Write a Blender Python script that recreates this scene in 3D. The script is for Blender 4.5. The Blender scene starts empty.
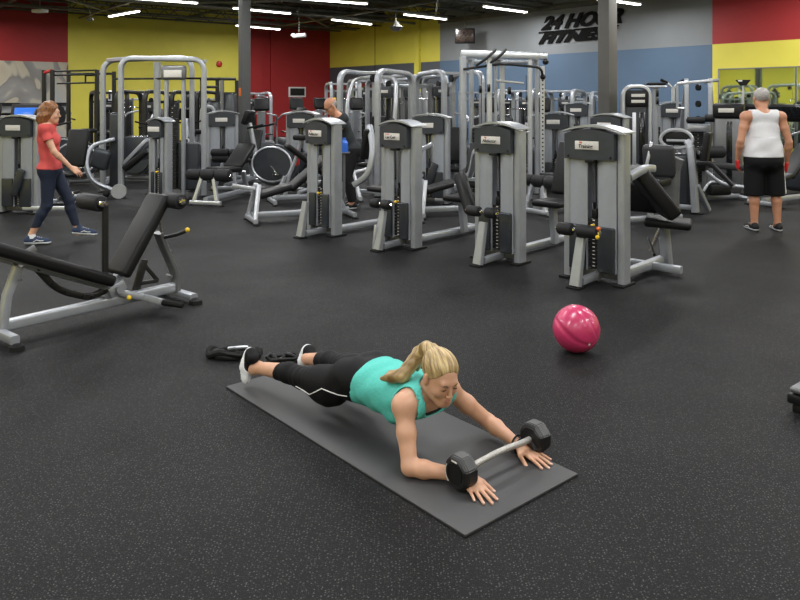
import bpy, bmesh, math, random
import numpy as np
from mathutils import Vector, Matrix, Euler
random.seed(7)
PI = math.pi
D = bpy.data
COL = bpy.context.scene.collection
V = Vector

# ------------------------------------------------------------------ camera geometry used to survey the room
F, EYE, HORIZON = 740.0, 1.62, 99.0
def LX(c, rz, x, y=0.):
    """local x, at local depth y, of the point of a thing (origin c, heading rz) surveyed at picture column x"""
    k = (x - 400) / F; a, b = math.cos(math.radians(rz)), math.sin(math.radians(rz))
    return (k * (c[1] + y * a) - c[0] + y * b) / (a - k * b)
def G(x, y, z=0.0):
    Y = F * (EYE - z) / (y - HORIZON)
    return V(((x - 400) * Y / F, Y, z))
def AT(x, y, Y):
    return V(((x - 400) * Y / F, Y, EYE - (y - HORIZON) * Y / F))

# ------------------------------------------------------------------ materials
def mat(name, col, rough=.5, metal=0., bump=0., bscale=40., vary=0., spec=.5, emit=None, estr=0., coat=0., alpha=None, sss=0., trans=0.):
    m = D.materials.new(name); m.use_nodes = True
    nt = m.node_tree; b = nt.nodes['Principled BSDF']
    b.inputs['Base Color'].default_value = (*col, 1)
    b.inputs['Roughness'].default_value = rough
    b.inputs['Metallic'].default_value = metal
    b.inputs['Specular IOR Level'].default_value = spec
    b.inputs['Coat Weight'].default_value = coat
    if sss:
        b.inputs['Subsurface Weight'].default_value = sss
        b.inputs['Subsurface Radius'].default_value = (.012, .005, .003)
        b.inputs['Subsurface Scale'].default_value = 1.0
    if trans:
        b.inputs['Transmission Weight'].default_value = trans
    if emit:
        b.inputs['Emission Color'].default_value = (*emit, 1)
        b.inputs['Emission Strength'].default_value = estr
    tc = nt.nodes.new('ShaderNodeTexCoord')
    if vary or bump:
        n = nt.nodes.new('ShaderNodeTexNoise'); n.inputs['Scale'].default_value = bscale
        n.inputs['Detail'].default_value = 4
        nt.links.new(tc.outputs['Object'], n.inputs['Vector'])
    if vary:
        r = nt.nodes.new('ShaderNodeValToRGB')
        r.color_ramp.elements[0].position = .3; r.color_ramp.elements[1].position = .7
        r.color_ramp.elements[0].color = (*[c * (1 - vary) for c in col], 1)
        r.color_ramp.elements[1].color = (*[min(1, c * (1 + vary)) for c in col], 1)
        nt.links.new(n.outputs['Fac'], r.inputs['Fac']); nt.links.new(r.outputs['Color'], b.inputs['Base Color'])
    if bump:
        bp = nt.nodes.new('ShaderNodeBump'); bp.inputs['Strength'].default_value = bump
        bp.inputs['Distance'].default_value = .01
        nt.links.new(n.outputs['Fac'], bp.inputs['Height']); nt.links.new(bp.outputs['Normal'], b.inputs['Normal'])
    return m

M = {}
M['silver'] = mat('silver_paint', (.375, .395, .43), .34, .5, vary=.06, bscale=9)
M['silver_dark'] = mat('dark_silver_paint', (.17, .175, .18), .36, .5, vary=.08, bscale=9)
M['bright'] = mat('bright_silver', (.57, .59, .63), .3, .6, vary=.05, bscale=9)
M['chrome'] = mat('chrome', (.75, .75, .76), .15, 1., vary=.03, bscale=12)
M['shroud'] = mat('shroud_plastic', (.31, .33, .365), .4, .25, vary=.05, bscale=5)
M['graphite'] = mat('graphite_plastic', (.036, .041, .048), .42, spec=.4, vary=.1, bscale=12, bump=.05)
M['smoke'] = mat('smoked_cover', (.03, .034, .04), .25, vary=.1, bscale=6)
M['black'] = mat('black_plastic', (.006, .006, .007), .42, spec=.3, vary=.1, bscale=30)
M['blackmetal'] = mat('black_steel', (.018, .018, .018), .38, .3, vary=.1, bscale=20)
M['vinyl'] = mat('black_vinyl', (.008, .008, .0085), .45, spec=.25, vary=.12, bscale=60, bump=.15)
M['vinylgrey'] = mat('charcoal_vinyl', (.028, .029, .032), .5, spec=.35, vary=.1, bscale=50, bump=.12)
M['foam'] = mat('foam_roller', (.015, .015, .017), .55, spec=.22, vary=.1, bscale=80, bump=.15)
M['rubber'] = mat('black_rubber', (.006, .006, .006), .7, spec=.25, vary=.1, bscale=60, bump=.1)
M['iron'] = mat('iron_plate', (.02, .02, .021), .45, .4, vary=.15, bscale=30)
M['yellowknob'] = mat('yellow_plastic', (.75, .5, .02), .4, vary=.05)
M['orange'] = mat('orange_plastic', (.75, .16, .02), .4, vary=.05)
M['red'] = mat('red_plastic', (.5, .015, .015), .4, vary=.05)
M['blue'] = mat('blue_plastic', (.03, .14, .6), .4, vary=.05)
M['white'] = mat('white_plastic', (.75, .75, .75), .4, vary=.03)
M['plate'] = mat('plate_label', (.62, .6, .56), .4, vary=.08, bscale=60)
M['ink'] = mat('black_ink', (.004, .004, .004), .7, spec=.1, vary=.05)
M['redink'] = mat('red_ink', (.6, .08, .02), .5, vary=.05)
M['screen'] = mat('dark_screen', (.01, .011, .013), .12, vary=.1, bscale=8)
M['bluescreen'] = mat('lit_blue_screen', (.02, .08, .35), .2, emit=(.03, .16, .6), estr=.8, vary=.1)
M['column'] = mat('pillar_paint', (.075, .08, .08), .5, vary=.05, bscale=4)
M['column2'] = mat('pillar_warm_grey_paint', (.10, .098, .09), .5, vary=.05, bscale=4)

# ------------------------------------------------------------------ mesh builder
def fil(pts, R=.05, n=5):
    pts = [V(p) for p in pts]; out = [pts[0]]
    for i in range(1, len(pts) - 1):
        a, b, c = pts[i - 1], pts[i], pts[i + 1]
        u = (a - b); w = (c - b); r = min(R, u.length * .48, w.length * .48)
        p, q = b + u.normalized() * r, b + w.normalized() * r
        for k in range(n + 1):
            t = k / n; out.append(p * (1 - t) ** 2 + b * 2 * t * (1 - t) + q * t * t)
    out.append(pts[-1]); return out
def arcpts(c, r, a0, a1, n, plane='xz'):
    out = []
    for i in range(n + 1):
        a = a0 + (a1 - a0) * i / n; u, w = r * math.cos(a), r * math.sin(a)
        out.append(V(c) + {'xz': V((u, 0, w)), 'yz': V((0, u, w)), 'xy': V((u, w, 0))}[plane])
    return out
def RM(rx=0, ry=0, rz=0):
    return Euler((math.radians(rx), math.radians(ry), math.radians(rz))).to_matrix()

class MB:
    def __init__(s): s.bm = bmesh.new()
    def rbox(s, c, size, rot=None, bev=.01, seg=2):
        t = bmesh.new(); bmesh.ops.create_cube(t, size=1)
        for v in t.verts: v.co = V((v.co.x * size[0], v.co.y * size[1], v.co.z * size[2]))
        bev = min(bev, min(size) * .49)
        if bev > 0: bmesh.ops.bevel(t, geom=t.edges[:] , offset=bev, segments=seg, profile=.5, affect='EDGES')
        R = rot if rot is not None else Matrix.Identity(3)
        for v in t.verts: v.co = R @ v.co + V(c)
        s._merge(t); return s
    def _merge(s, t):
        me = D.meshes.new('tmp'); t.to_mesh(me); t.free(); s.bm.from_mesh(me); D.meshes.remove(me)
    def bar(s, a, b, w, h, bev=.006, up=(0, 0, 1)):
        a, b = V(a), V(b); x = (b - a); L = x.length; x.normalize()
        u = V(up)
        if abs(x.dot(u)) > .98: u = V((0, 1, 0))
        y = u.cross(x).normalized(); z = x.cross(y)
        R = Matrix((x, y, z)).transposed()
        return s.rbox((a + b) / 2, (L, w, h), R, bev)
    def tube(s, pts, r, n=10, flat=None, caps=True, up=(0, 0, 1), closed=False):
        pts = [V(p) for p in pts]; N = len(pts); rings = []
        rs = r if isinstance(r, (list, tuple)) else [r] * N
        ref = None
        for i, p in enumerate(pts):
            if closed: tdir = (pts[(i + 1) % N] - pts[i - 1])
            elif i == 0: tdir = pts[1] - p
            elif i == N - 1: tdir = p - pts[-2]
            else: tdir = (pts[i + 1] - pts[i - 1])
            tdir = tdir.normalized()
            if ref is None:
                ref = V(up)
                if abs(ref.dot(tdir)) > .95: ref = V((0, 1, 0)) if abs(tdir.y) < .9 else V((1, 0, 0))
            ref = (ref - tdir * ref.dot(tdir)).normalized()
            side = tdir.cross(ref)
            ring = []
            for k in range(n):
                a = 2 * PI * (k + .5) / n; ca, sa = math.cos(a), math.sin(a)
                if flat:
                    e = .45; u = math.copysign(abs(ca) ** e, ca) * flat[0]; w = math.copysign(abs(sa) ** e, sa) * flat[1]
                    sc = rs[i] if isinstance(r, (list, tuple)) else 1
                    u *= sc; w *= sc
                else: u, w = ca * rs[i], sa * rs[i]
                ring.append(s.bm.verts.new(p + side * u + ref * w))
            rings.append(ring)
        m = N if closed else N - 1
        for i in range(m):
            A, B = rings[i], rings[(i + 1) % N]
            for k in range(n):
                s.bm.faces.new((A[k], A[(k + 1) % n], B[(k + 1) % n], B[k]))
        if caps and not closed:
            s.bm.faces.new(rings[0][::-1]); s.bm.faces.new(rings[-1])
        return s
    def lathe(s, prof, c=(0, 0, 0), axis=(0, 0, 1), n=20):
        ax = V(axis).normalized(); u = ax.orthogonal().normalized(); w = ax.cross(u); rings = []
        for (r, h) in prof:
            if r < 1e-5: rings.append([s.bm.verts.new(V(c) + ax * h)])
            else: rings.append([s.bm.verts.new(V(c) + ax * h + (u * math.cos(2 * PI * k / n) + w * math.sin(2 * PI * k / n)) * r) for k in range(n)])
        for A, B in zip(rings, rings[1:]):
            for k in range(n):
                q = (k + 1) % n
                if len(A) == 1 and len(B) == 1: continue
                if len(A) == 1: s.bm.faces.new((A[0], B[q], B[k]))
                elif len(B) == 1: s.bm.faces.new((A[k], A[q], B[0]))
                else: s.bm.faces.new((A[k], A[q], B[q], B[k]))
        return s
    def roller(s, a, b, r, n=20):
        a, b = V(a), V(b); L = (b - a).length; e = min(r * .35, L * .3)
        return s.lathe([(0, 0), (r - e, 0), (r - e * .3, e * .3), (r, e), (r, L - e), (r - e * .3, L - e * .3), (r - e, L), (0, L)], a, b - a, n)
    def prism(s, poly, d0, d1, R=None, c=(0, 0, 0), bev=0):
        """poly in local XZ, extruded along local Y from d0 to d1"""
        t = bmesh.new(); R = R if R is not None else Matrix.Identity(3)
        A = [t.verts.new(V((x, d0, z))) for x, z in poly]; B = [t.verts.new(V((x, d1, z))) for x, z in poly]
        n = len(poly)
        t.faces.new(A); t.faces.new(B[::-1])
        for k in range(n): t.faces.new((A[k], B[k], B[(k + 1) % n], A[(k + 1) % n]))
        bmesh.ops.recalc_face_normals(t, faces=t.faces[:])
        if bev: bmesh.ops.bevel(t, geom=[e for e in t.edges if abs(e.verts[0].co.y - e.verts[1].co.y) < 1e-6], offset=bev, segments=2, affect='EDGES')
        for v in t.verts: v.co = R @ v.co + V(c)
        s._merge(t); return s
    def ball(s, c, r, n=16, sc=(1, 1, 1)):
        t = bmesh.new(); bmesh.ops.create_uvsphere(t, u_segments=n, v_segments=max(6, n // 2 + 2), radius=r)
        for v in t.verts: v.co = V((v.co.x * sc[0], v.co.y * sc[1], v.co.z * sc[2])) + V(c)
        s._merge(t); return s
    def make(s, name, m, parent=None, label=None, sharp=32):
        bmesh.ops.recalc_face_normals(s.bm, faces=s.bm.faces[:])
        me = D.meshes.new(name); s.bm.to_mesh(me); s.bm.free()
        for p in me.polygons: p.use_smooth = True
        me.set_sharp_from_angle(angle=math.radians(sharp))
        if isinstance(m, (list, tuple)):
            for q in m: me.materials.append(q)
        else: me.materials.append(m)
        o = D.objects.new(name, me); COL.objects.link(o)
        if parent is not None: o.parent = parent
        if label: o['label'] = label
        return o

def thing(name, label, cat, loc=(0, 0, 0), rz=0., group=None):
    o = D.objects.new(name, None); COL.objects.link(o); o.location = loc; o.rotation_euler = (0, 0, math.radians(rz))
    o.empty_display_size = .1
    o['label'] = label; o['category'] = cat
    if group: o['group'] = group
    return o
def tag(o, label, cat, group=None):
    o['label'] = label; o['category'] = cat
    if group: o['group'] = group
    return o
def struct(o): o['kind'] = 'structure'; return o
def clone(o, parent=None):
    c = o.copy(); COL.objects.link(c)
    if parent is not None: c.parent = parent
    for ch in list(o.children): clone(ch, c)
    return c
def dup(o, loc, rz, label, group=None):
    c = clone(o); c.location = loc; c.rotation_euler = (0, 0, math.radians(rz)); c['label'] = label
    if group: c['group'] = group
    return c
def text_mesh(name, body, size, m, parent, matrix, depth=.002, shear=0., offset=0., align='CENTER', sx=1.):
    cu = D.curves.new(name, 'FONT'); cu.body = body; cu.size = size; cu.extrude = depth; cu.shear = shear; cu.offset = offset
    cu.align_x = align; cu.align_y = 'CENTER'; cu.resolution_u = 3
    t = D.objects.new(name + '_t', cu); COL.objects.link(t)
    bpy.context.view_layer.update()
    me = D.meshes.new_from_object(t.evaluated_get(bpy.context.evaluated_depsgraph_get()))
    D.objects.remove(t); D.curves.remove(cu)
    me.name = name; me.materials.clear(); me.materials.append(m)
    me.transform(matrix @ Matrix.Diagonal((sx, 1, 1, 1)))
    o = D.objects.new(name, me); COL.objects.link(o)
    if parent is not None: o.parent = parent
    return o
# ------------------------------------------------------------------ room shell
CORN = V((-3.17, 33.5, 0)); DR = V((.619, -.785, 0)).normalized(); DL = V((-DR.y, DR.x, 0)) * -1
# DR runs along wall_right towards the viewer, DL runs along wall_left towards the viewer
if DL.y > 0: DL = -DL
RA, RB, HT = 37.0, 27.0, 5.2
def W(a, b, z=0.): return CORN + DR * a + DL * b + V((0, 0, z))
def aR(x, off=0.):      # distance along wall_right at which picture column x meets it
    k = (x - 400) / F; p = CORN + DL * off
    return (k * p.y - p.x) / (DR.x - k * DR.y)
def bL(x, off=0.):
    k = (x - 400) / F; p = CORN + DR * off
    return (k * p.y - p.x) / (DL.x - k * DL.y)
AZ = math.degrees(math.atan2(DR.y, DR.x))   # heading of DR, about -52 degrees

def wallmat(name, col, rough=.6):
    return mat(name, col, rough, vary=.035, bscale=1.5, bump=.03)
WM = dict(yellow=wallmat('yellow_wall_paint', (.70, .62, .08)), red=wallmat('red_wall_paint', (.33, .014, .016)),
          slate=wallmat('slate_wall_paint', (.085, .095, .115)), blue=wallmat('blue_wall_paint', (.088, .145, .23)),
          grey=wallmat('grey_wall_paint', (.22, .235, .25)), dark=wallmat('dark_wall_paint', (.05, .05, .05)))

def wall(name, fn, segs, th=.2):
    """segs: (u0,u1,z0,z1,material,offset)"""
    bm = bmesh.new(); mats = []; 
    for (u0, u1, z0, z1, mk, off) in segs:
        if WM[mk] not in mats: mats.append(WM[mk])
        t = [fn(u, o, z) for o in (off, -th) for (u, z) in ((u0, z0), (u1, z0), (u1, z1), (u0, z1))]
        vs = [bm.verts.new(p) for p in t]
        for q in ((0, 1, 2, 3), (7, 6, 5, 4), (0, 4, 5, 1), (1, 5, 6, 2), (2, 6, 7, 3), (3, 7, 4, 0)):
            f = bm.faces.new([vs[i] for i in q]); f.material_index = mats.index(WM[mk])
    bmesh.ops.recalc_face_normals(bm, faces=bm.faces[:])
    me = D.meshes.new(name); bm.to_mesh(me); bm.free()
    for m_ in mats: me.materials.append(m_)
    o = D.objects.new(name, me); COL.objects.link(o); return struct(o)

HB = 3.03
a441, a714, a416, a421 = aR(441), aR(714), aR(416.5), aR(421)
wall('wall_right', lambda u, o, z: W(u, o, z), [
    (0, a416, 0, HB, 'slate', 0), (0, a416, HB, HT, 'yellow', 0),
    (a416, a421, 0, HT, 'yellow', .12),
    (a421, a441, 0, HB, 'slate', 0), (a421, a441, HB, HT, 'yellow', 0),
    (a441, a714, 0, HB, 'blue', .05), (a441, a714, HB, HT, 'grey', .05),
    (a714, RA, 0, HB, 'yellow', .08), (a714, RA, HB, HT, 'red', .08)])
b250, b68, b262, b271 = bL(250), bL(68), bL(262), bL(271)
wall('wall_left', lambda u, o, z: W(o, u, z), [
    (0, b271, 0, HT, 'red', .0), (b271, b262, 0, HT, 'red', -.1), (b262, b250, 0, HT, 'red', .0),
    (b250, b68, 0, HT, 'yellow', .0), (b68, RB, 0, HT, 'red', .0)])
wall('wall_back', lambda u, o, z: W(RA - o, u, z), [(0, RB, 0, HB, 'yellow', 0), (0, RB, HB, HT, 'red', 0)])
wall('wall_front', lambda u, o, z: W(u, RB - o, z), [(0, RA, 0, HT, 'yellow', 0)])

# floor : speckled rubber sheet
fm = D.materials.new('speckled_rubber'); fm.use_nodes = True
nt = fm.node_tree; bs = nt.nodes['Principled BSDF']; L = nt.links
tc = nt.nodes.new('ShaderNodeTexCoord')
def node(t, **k):
    n = nt.nodes.new(t)
    for a, b in k.items(): setattr(n, a, b)
    return n
def specks(scale, thr, soft, off):
    mp = node('ShaderNodeMapping'); mp.inputs['Location'].default_value = off
    L.new(tc.outputs['Object'], mp.inputs['Vector'])
    v = node('ShaderNodeTexVoronoi'); v.inputs['Scale'].default_value = scale; v.voronoi_dimensions = '2D'
    L.new(mp.outputs['Vector'], v.inputs['Vector'])
    d = node('ShaderNodeMapRange'); d.inputs['From Min'].default_value = thr; d.inputs['From Max'].default_value = thr * .55
    L.new(v.outputs['Distance'], d.inputs['Value'])
    sx = node('ShaderNodeSeparateColor'); L.new(v.outputs['Color'], sx.inputs['Color'])
    g = node('ShaderNodeMapRange'); g.inputs['From Min'].default_value = soft; g.inputs['From Max'].default_value = 1.
    L.new(sx.outputs['Red'], g.inputs['Value'])
    mu = node('ShaderNodeMath', operation='MULTIPLY'); L.new(d.outputs['Result'], mu.inputs[0]); L.new(g.outputs['Result'], mu.inputs[1])
    return mu.outputs[0]
s1 = specks(78, .26, .45, (0, 0, 0)); s2 = specks(160, .32, .45, (3, 7, 0))
ad = node('ShaderNodeMath', operation='MULTIPLY_ADD'); ad.inputs[1].default_value = .45; L.new(s2, ad.inputs[0]); L.new(s1, ad.inputs[2]); ad.use_clamp = True
no = node('ShaderNodeTexNoise'); no.inputs['Scale'].default_value = .9; no.inputs['Detail'].default_value = 3
L.new(tc.outputs['Object'], no.inputs['Vector'])
cr = node('ShaderNodeValToRGB'); cr.color_ramp.elements[0].position = .3; cr.color_ramp.elements[1].position = .75
cr.color_ramp.elements[0].color = (.006, .006, .0066, 1); cr.color_ramp.elements[1].color = (.0095, .0095, .0098, 1)
L.new(no.outputs['Fac'], cr.inputs['Fac'])
mx = node('ShaderNodeMix', data_type='RGBA'); mx.inputs['B'].default_value = (.10, .10, .097, 1)
L.new(ad.outputs[0], mx.inputs['Factor']); L.new(cr.outputs['Color'], mx.inputs['A']); 
# seams of the rubber sheets, every 1.22 m across
mp = node('ShaderNodeMapping'); mp.inputs['Rotation'].default_value = (0, 0, math.radians(-41.7)); mp.inputs['Location'].default_value = (6.4, 0, 0)
L.new(tc.outputs['Object'], mp.inputs['Vector'])
br = node('ShaderNodeTexBrick'); br.inputs['Scale'].default_value = 1.; br.inputs['Mortar Size'].default_value = .004; br.inputs['Brick Width'].default_value = 14
br.inputs['Row Height'].default_value = 3.48; br.inputs['Mortar Smooth'].default_value = .3
L.new(mp.outputs['Vector'], br.inputs['Vector'])
m2 = node('ShaderNodeMix', data_type='RGBA'); m2.inputs['B'].default_value = (.003, .003, .003, 1)
fm_ = node('ShaderNodeMath', operation='MULTIPLY'); fm_.inputs[1].default_value = .55; L.new(br.outputs['Fac'], fm_.inputs[0])
L.new(fm_.outputs[0], m2.inputs['Factor']); L.new(mx.outputs['Result'], m2.inputs['A']); L.new(m2.outputs['Result'], bs.inputs['Base Color'])
n2 = node('ShaderNodeTexNoise'); n2.inputs['Scale'].default_value = 220; L.new(tc.outputs['Object'], n2.inputs['Vector'])
bp = node('ShaderNodeBump'); bp.inputs['Strength'].default_value = .25; bp.inputs['Distance'].default_value = .004
L.new(n2.outputs['Fac'], bp.inputs['Height']); L.new(bp.outputs['Normal'], bs.inputs['Normal'])
n3 = node('ShaderNodeTexNoise'); n3.inputs['Scale'].default_value = 1.4; L.new(tc.outputs['Object'], n3.inputs['Vector'])
rr = node('ShaderNodeMapRange'); rr.inputs['To Min'].default_value = .5; rr.inputs['To Max'].default_value = .66; bs.inputs['Specular IOR Level'].default_value = .11; L.new(n3.outputs['Fac'], rr.inputs['Value'])
L.new(rr.outputs['Result'], bs.inputs['Roughness'])
def slab(name, z0, z1, m, grow=0.2):
    bm = bmesh.new(); vs = [bm.verts.new(W(a, b, z)) for z in (z0, z1) for a, b in ((-grow, -grow), (RA + grow, -grow), (RA + grow, RB + grow), (-grow, RB + grow))]
    for q in ((0, 1, 2, 3), (7, 6, 5, 4), (0, 4, 5, 1), (1, 5, 6, 2), (2, 6, 7, 3), (3, 7, 4, 0)): bm.faces.new([vs[i] for i in q])
    bmesh.ops.recalc_face_normals(bm, faces=bm.faces[:])
    me = D.meshes.new(name); bm.to_mesh(me); bm.free(); me.materials.append(m)
    o = D.objects.new(name, me); COL.objects.link(o); return struct(o)
slab('floor', -.1, 0, fm)
M['deck'] = mat('ceiling_deck_paint', (.045, .045, .038), .7, vary=.3, bscale=1.2)
M['joist'] = mat('joist_paint', (.085, .085, .07), .6, vary=.3, bscale=3)
M['joist2'] = mat('galvanised_pipe', (.2, .2, .18), .45, .4, vary=.2, bscale=5)
slab('ceiling', HT, HT + .1, M['deck'])

# bar joists across the ceiling, pipes and a duct under them
tn = 1
for a in np.arange(.9, 24, 1.5):
    m_ = MB()
    for z in (4.62, 5.12):
        for o_ in (-.035, .035): m_.bar(W(a + o_, .05, z), W(a + o_, RB - .05, z), .04, .05, 0)
    b = .1; k = 0
    while b < RB - .6:
        m_.bar(W(a, b, 4.62 if k % 2 else 5.12), W(a, b + .55, 5.12 if k % 2 else 4.62), .03, .03, 0); b += .55; k += 1
    struct(m_.make('trim_%d' % tn, M['joist'])); tn += 1
for i, (b, z, r) in enumerate(((1.3, 4.7, .05), (3.6, 4.56, .035), (7.2, 4.72, .06), (10.8, 4.55, .035), (13.5, 4.66, .05), (17.5, 4.6, .04))):
    m_ = MB(); m_.tube([W(.1, b, z), W(RA - .1, b, z)], r, 8)
    struct(m_.make('trim_%d' % tn, M['joist2'] if i % 2 else M['joist'])); tn += 1
for (a, b0, b1, z, r) in ((2.4, .2, 24, 4.55, .03), (6.3, .2, 24, 4.52, .05), (9.2, 2, 24, 4.5, .03), (12.4, .2, 20, 4.54, .04)):
    m_ = MB(); m_.tube([W(a, b0, z), W(a, b1, z)], r, 8); struct(m_.make('trim_%d' % tn, M['joist2'])); tn += 1
# diagonal braces and a round duct
for (a0, b0, a1, b1) in ((1.5, 9.5, 5.0, 12.5), (3, 2, 6.5, 5.5), (6, 10, 9, 7), (9, 1.5, 12, 4)):
    m_ = MB(); m_.tube([W(a0, b0, 4.52), W(a1, b1, 4.58)], .035, 8); struct(m_.make('trim_%d' % tn, M['joist2'])); tn += 1
m_ = MB(); m_.tube([W(4.4, .3, 4.88), W(4.4, 22, 4.88)], .2, 16); struct(m_.make('trim_%d' % tn, M['joist'])); tn += 1
# steel ledger where wall_right meets the roof
m_ = MB(); m_.bar(W(a441, .1, 4.5), W(RA, .1, 4.5), .1, .16, .005); struct(m_.make('trim_%d' % tn, M['joist'])); tn += 1

# mural (generic painted rock shapes) on wall_left
mm = D.materials.new('painted_mural'); mm.use_nodes = True; nt = mm.node_tree; L = nt.links; bs = nt.nodes['Principled BSDF']; bs.inputs['Roughness'].default_value = .6
tc = nt.nodes.new('ShaderNodeTexCoord'); mp = nt.nodes.new('ShaderNodeMapping'); mp.inputs['Rotation'].default_value = (.3, .5, .9)
L.new(tc.outputs['Object'], mp.inputs['Vector'])
nz = nt.nodes.new('ShaderNodeTexNoise'); nz.inputs['Scale'].default_value = .42; nz.inputs['Detail'].default_value = 3.5; nz.inputs['Distortion'].default_value = .9
L.new(mp.outputs['Vector'], nz.inputs['Vector'])
rp = nt.nodes.new('ShaderNodeValToRGB'); rp.color_ramp.interpolation = 'LINEAR'
cs = [(.34, (.09, .075, .065)), (.40, (.13, .10, .09)), (.415, (.42, .36, .27)), (.49, (.5, .45, .35)), (.50, (.22, .21, .2)), (.56, (.3, .29, .28)), (.575, (.47, .43, .35)), (.68, (.4, .4, .4))]
rp.color_ramp.elements[0].position = cs[0][0]; rp.color_ramp.elements[0].color = (*cs[0][1], 1)
rp.color_ramp.elements[1].position = cs[-1][0]; rp.color_ramp.elements[1].color = (*cs[-1][1], 1)
for p, c in cs[1:-1]: e = rp.color_ramp.elements.new(p); e.color = (*c, 1)
L.new(nz.outputs['Fac'], rp.inputs['Fac']); L.new(rp.outputs['Color'], bs.inputs['Base Color'])
HM = 2.93
m_ = MB()
c0, c1 = W(.03, b68, 0), W(.03, b68 + 9, 0)
m_.bar(W(.015, b68, (HM + .05) / 2), W(.015, b68 + 9, (HM + .05) / 2), .03, HM - .05, 0)
tag(m_.make('mural', mm), 'beige and grey painted mural panel below the red wall at far left', 'mural')

# mirrors on wall_right
mir = mat('mirror_glass', (.62, .72, .55), .03, 1., vary=.01)
def mirror(u0, u1, z0, z1, off, label):
    t = thing('wall_mirror', label, 'mirror', W((u0 + u1) / 2, off, 0), AZ)
    h = (u1 - u0) / 2
    MB().rbox((0, -.012, (z0 + z1) / 2), (2 * h, .016, z1 - z0), None, .001, 1).make('glass', mir, t)
    f = MB()
    for x in (-h, h): f.rbox((x, -.014, (z0 + z1) / 2), (.03, .026, z1 - z0), None, .002)
    f.rbox((0, -.014, z1), (2 * h + .03, .026, .03), None, .002)
    f.make('frame', M['silver_dark'], t)
w0 = aR(719, .1)
mirror(w0, aR(796, .1), .45, 2.38, .1, 'large wall mirror on yellow wall behind the treadmills')
mirror(aR(796.5, .1), aR(796.5, .1) + 3.4, .45, 2.38, .1, 'wall mirror on yellow wall cut by right picture edge')
mirror(aR(331, .02), aR(378, .02), .3, 2.3, .02, 'wall mirror below slate band next to red wall corner')

# pillars
def pillar(x0, x1, Y, label, mk, side=None):
    w = (x1 - x0) * Y / F
    ang = AZ
    c = V(((x0 + x1) / 2 - 400, F, 0)) * (Y / F); c.z = 0
    t = thing('pillar', label, 'pillar', c, ang)
    s_ = w / (abs(math.cos(math.radians(ang))) + abs(math.sin(math.radians(ang))))
    MB().rbox((0, 0, 2.5), (s_, s_, 5.0), None, .012).make('shaft', mk, t)
    MB().rbox((0, 0, .01), (s_ + .14, s_ + .14, .02), None, .004).make('base_plate', M['blackmetal'], t)
    return t, s_
p1, ps = pillar(238, 251, 15.5, 'dark grey steel pillar in front of the yellow and red walls', M['column'])
MB().rbox((ps / 2 * 0 + .0, -ps / 2 - .006, 1.62 + 7 * 15.5 / F), (.1, .01, .17), None, .002).make('notice', M['orange'], p1)
p2, _ = pillar(598, 617, 13.0, 'broad grey steel pillar in front of the blue wall', M['column2'])

# lettering on the grey wall
sg = thing('wall_sign', 'black slanted two-line gym lettering on the grey upper wall', 'sign', W(aR(580, .06), .06, 0), AZ)
a0, a1 = aR(537, .06), aR(625, .06); mid = (a0 + a1) / 2; sg.location = W(mid, .06, 0)
Ymid = W(mid, .06).y
zc = EYE + (99 - 27) * Ymid / F
RX = Matrix.Translation((0, -.02, 0)) @ Matrix.Rotation(PI / 2, 4, 'X')
for body, dz, size, wd in (('24 HOUR', .19, .56, a1 - a0 - .2), ('FITNESS', -.28, .42, a1 - a0 - .3)):
    o = text_mesh('lettering', body, size, M['ink'], sg, RX, .02, .45, .028)
    xs = [v.co.x for v in o.data.vertices]; k = wd / (max(xs) - min(xs)); cx = (max(xs) + min(xs)) / 2
    for v in o.data.vertices: v.co.x = (v.co.x - cx) * k + (0.08 if dz > 0 else -.08); v.co.z += zc + dz
m_ = MB(); m_.rbox((-.05, -.03, zc - .07), (a1 - a0 - .3, .03, .045), None, .004); m_.make('underline', M['ink'], sg)
# ------------------------------------------------------------------ fluorescent fixtures
M['tube'] = mat('lit_fluorescent_tube', (.9, .9, .88), .4, emit=(1, .97, .9), estr=9, vary=.02)
ZL = 4.3
LP = 96.0
def fixture(p, q, label, visible=True, ZL=ZL):
    p, q = V(p), V(q); c = (p + q) / 2; d = q - p; Ln = 2.08; ang = math.degrees(math.atan2(d.y, d.x))
    t = thing('ceiling_light', label, 'ceiling light', (c.x, c.y, ZL), ang, 'fluorescent lights under the roof')
    h = Ln / 2
    MB().rbox((0, 0, .055), (Ln, .13, .05), None, .008).make('housing', M['white'], t)
    m_ = MB()
    for y in (-.035, .035): m_.tube([(-h + .03, y, .015), (h - .03, y, .015)], .018, 10)
    m_.make('tube', M['tube'], t)
    m_ = MB()
    for x in (-h + .2, h - .2): m_.tube([(x, 0, .07), (x, 0, 4.65 - ZL)], .006, 6)
    m_.make('hanger', M['joist'], t)
    ld = D.lights.new('lamp_glow', 'AREA'); ld.shape = 'RECTANGLE'; ld.size = Ln; ld.size_y = .14; ld.energy = LP; ld.color = (1, 1, .99)
    lo = D.objects.new('lamp_glow', ld); COL.objects.link(lo); lo.parent = t; lo.location = (0, 0, -.012)
    return t
seen = [((110, 17), (138, 12), 'slanting fluorescent light over the yellow wall at left'),
        ((134, -1), (187, 3), 'fluorescent light at top edge left of the dark pillar'),
        ((236, 9), (288, 14), 'upper fluorescent light crossing behind the dark pillar'),
        ((236, 26), (280, 30), 'lower fluorescent light crossing behind the dark pillar'),
        ((308, 0), (360, 4), 'fluorescent light at top edge above the red wall'),
        ((331, 20), (372, 25), 'fluorescent light above the red and yellow wall corner'),
        ((404, 15), (446, 20), 'fluorescent light in front of the yellow pilaster'),
        ((483, 7), (527, 13), 'fluorescent light left of the wall lettering'),
        ((595, -1), (637, 5), 'fluorescent light at top edge right of the broad pillar')]
taken = []
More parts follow.
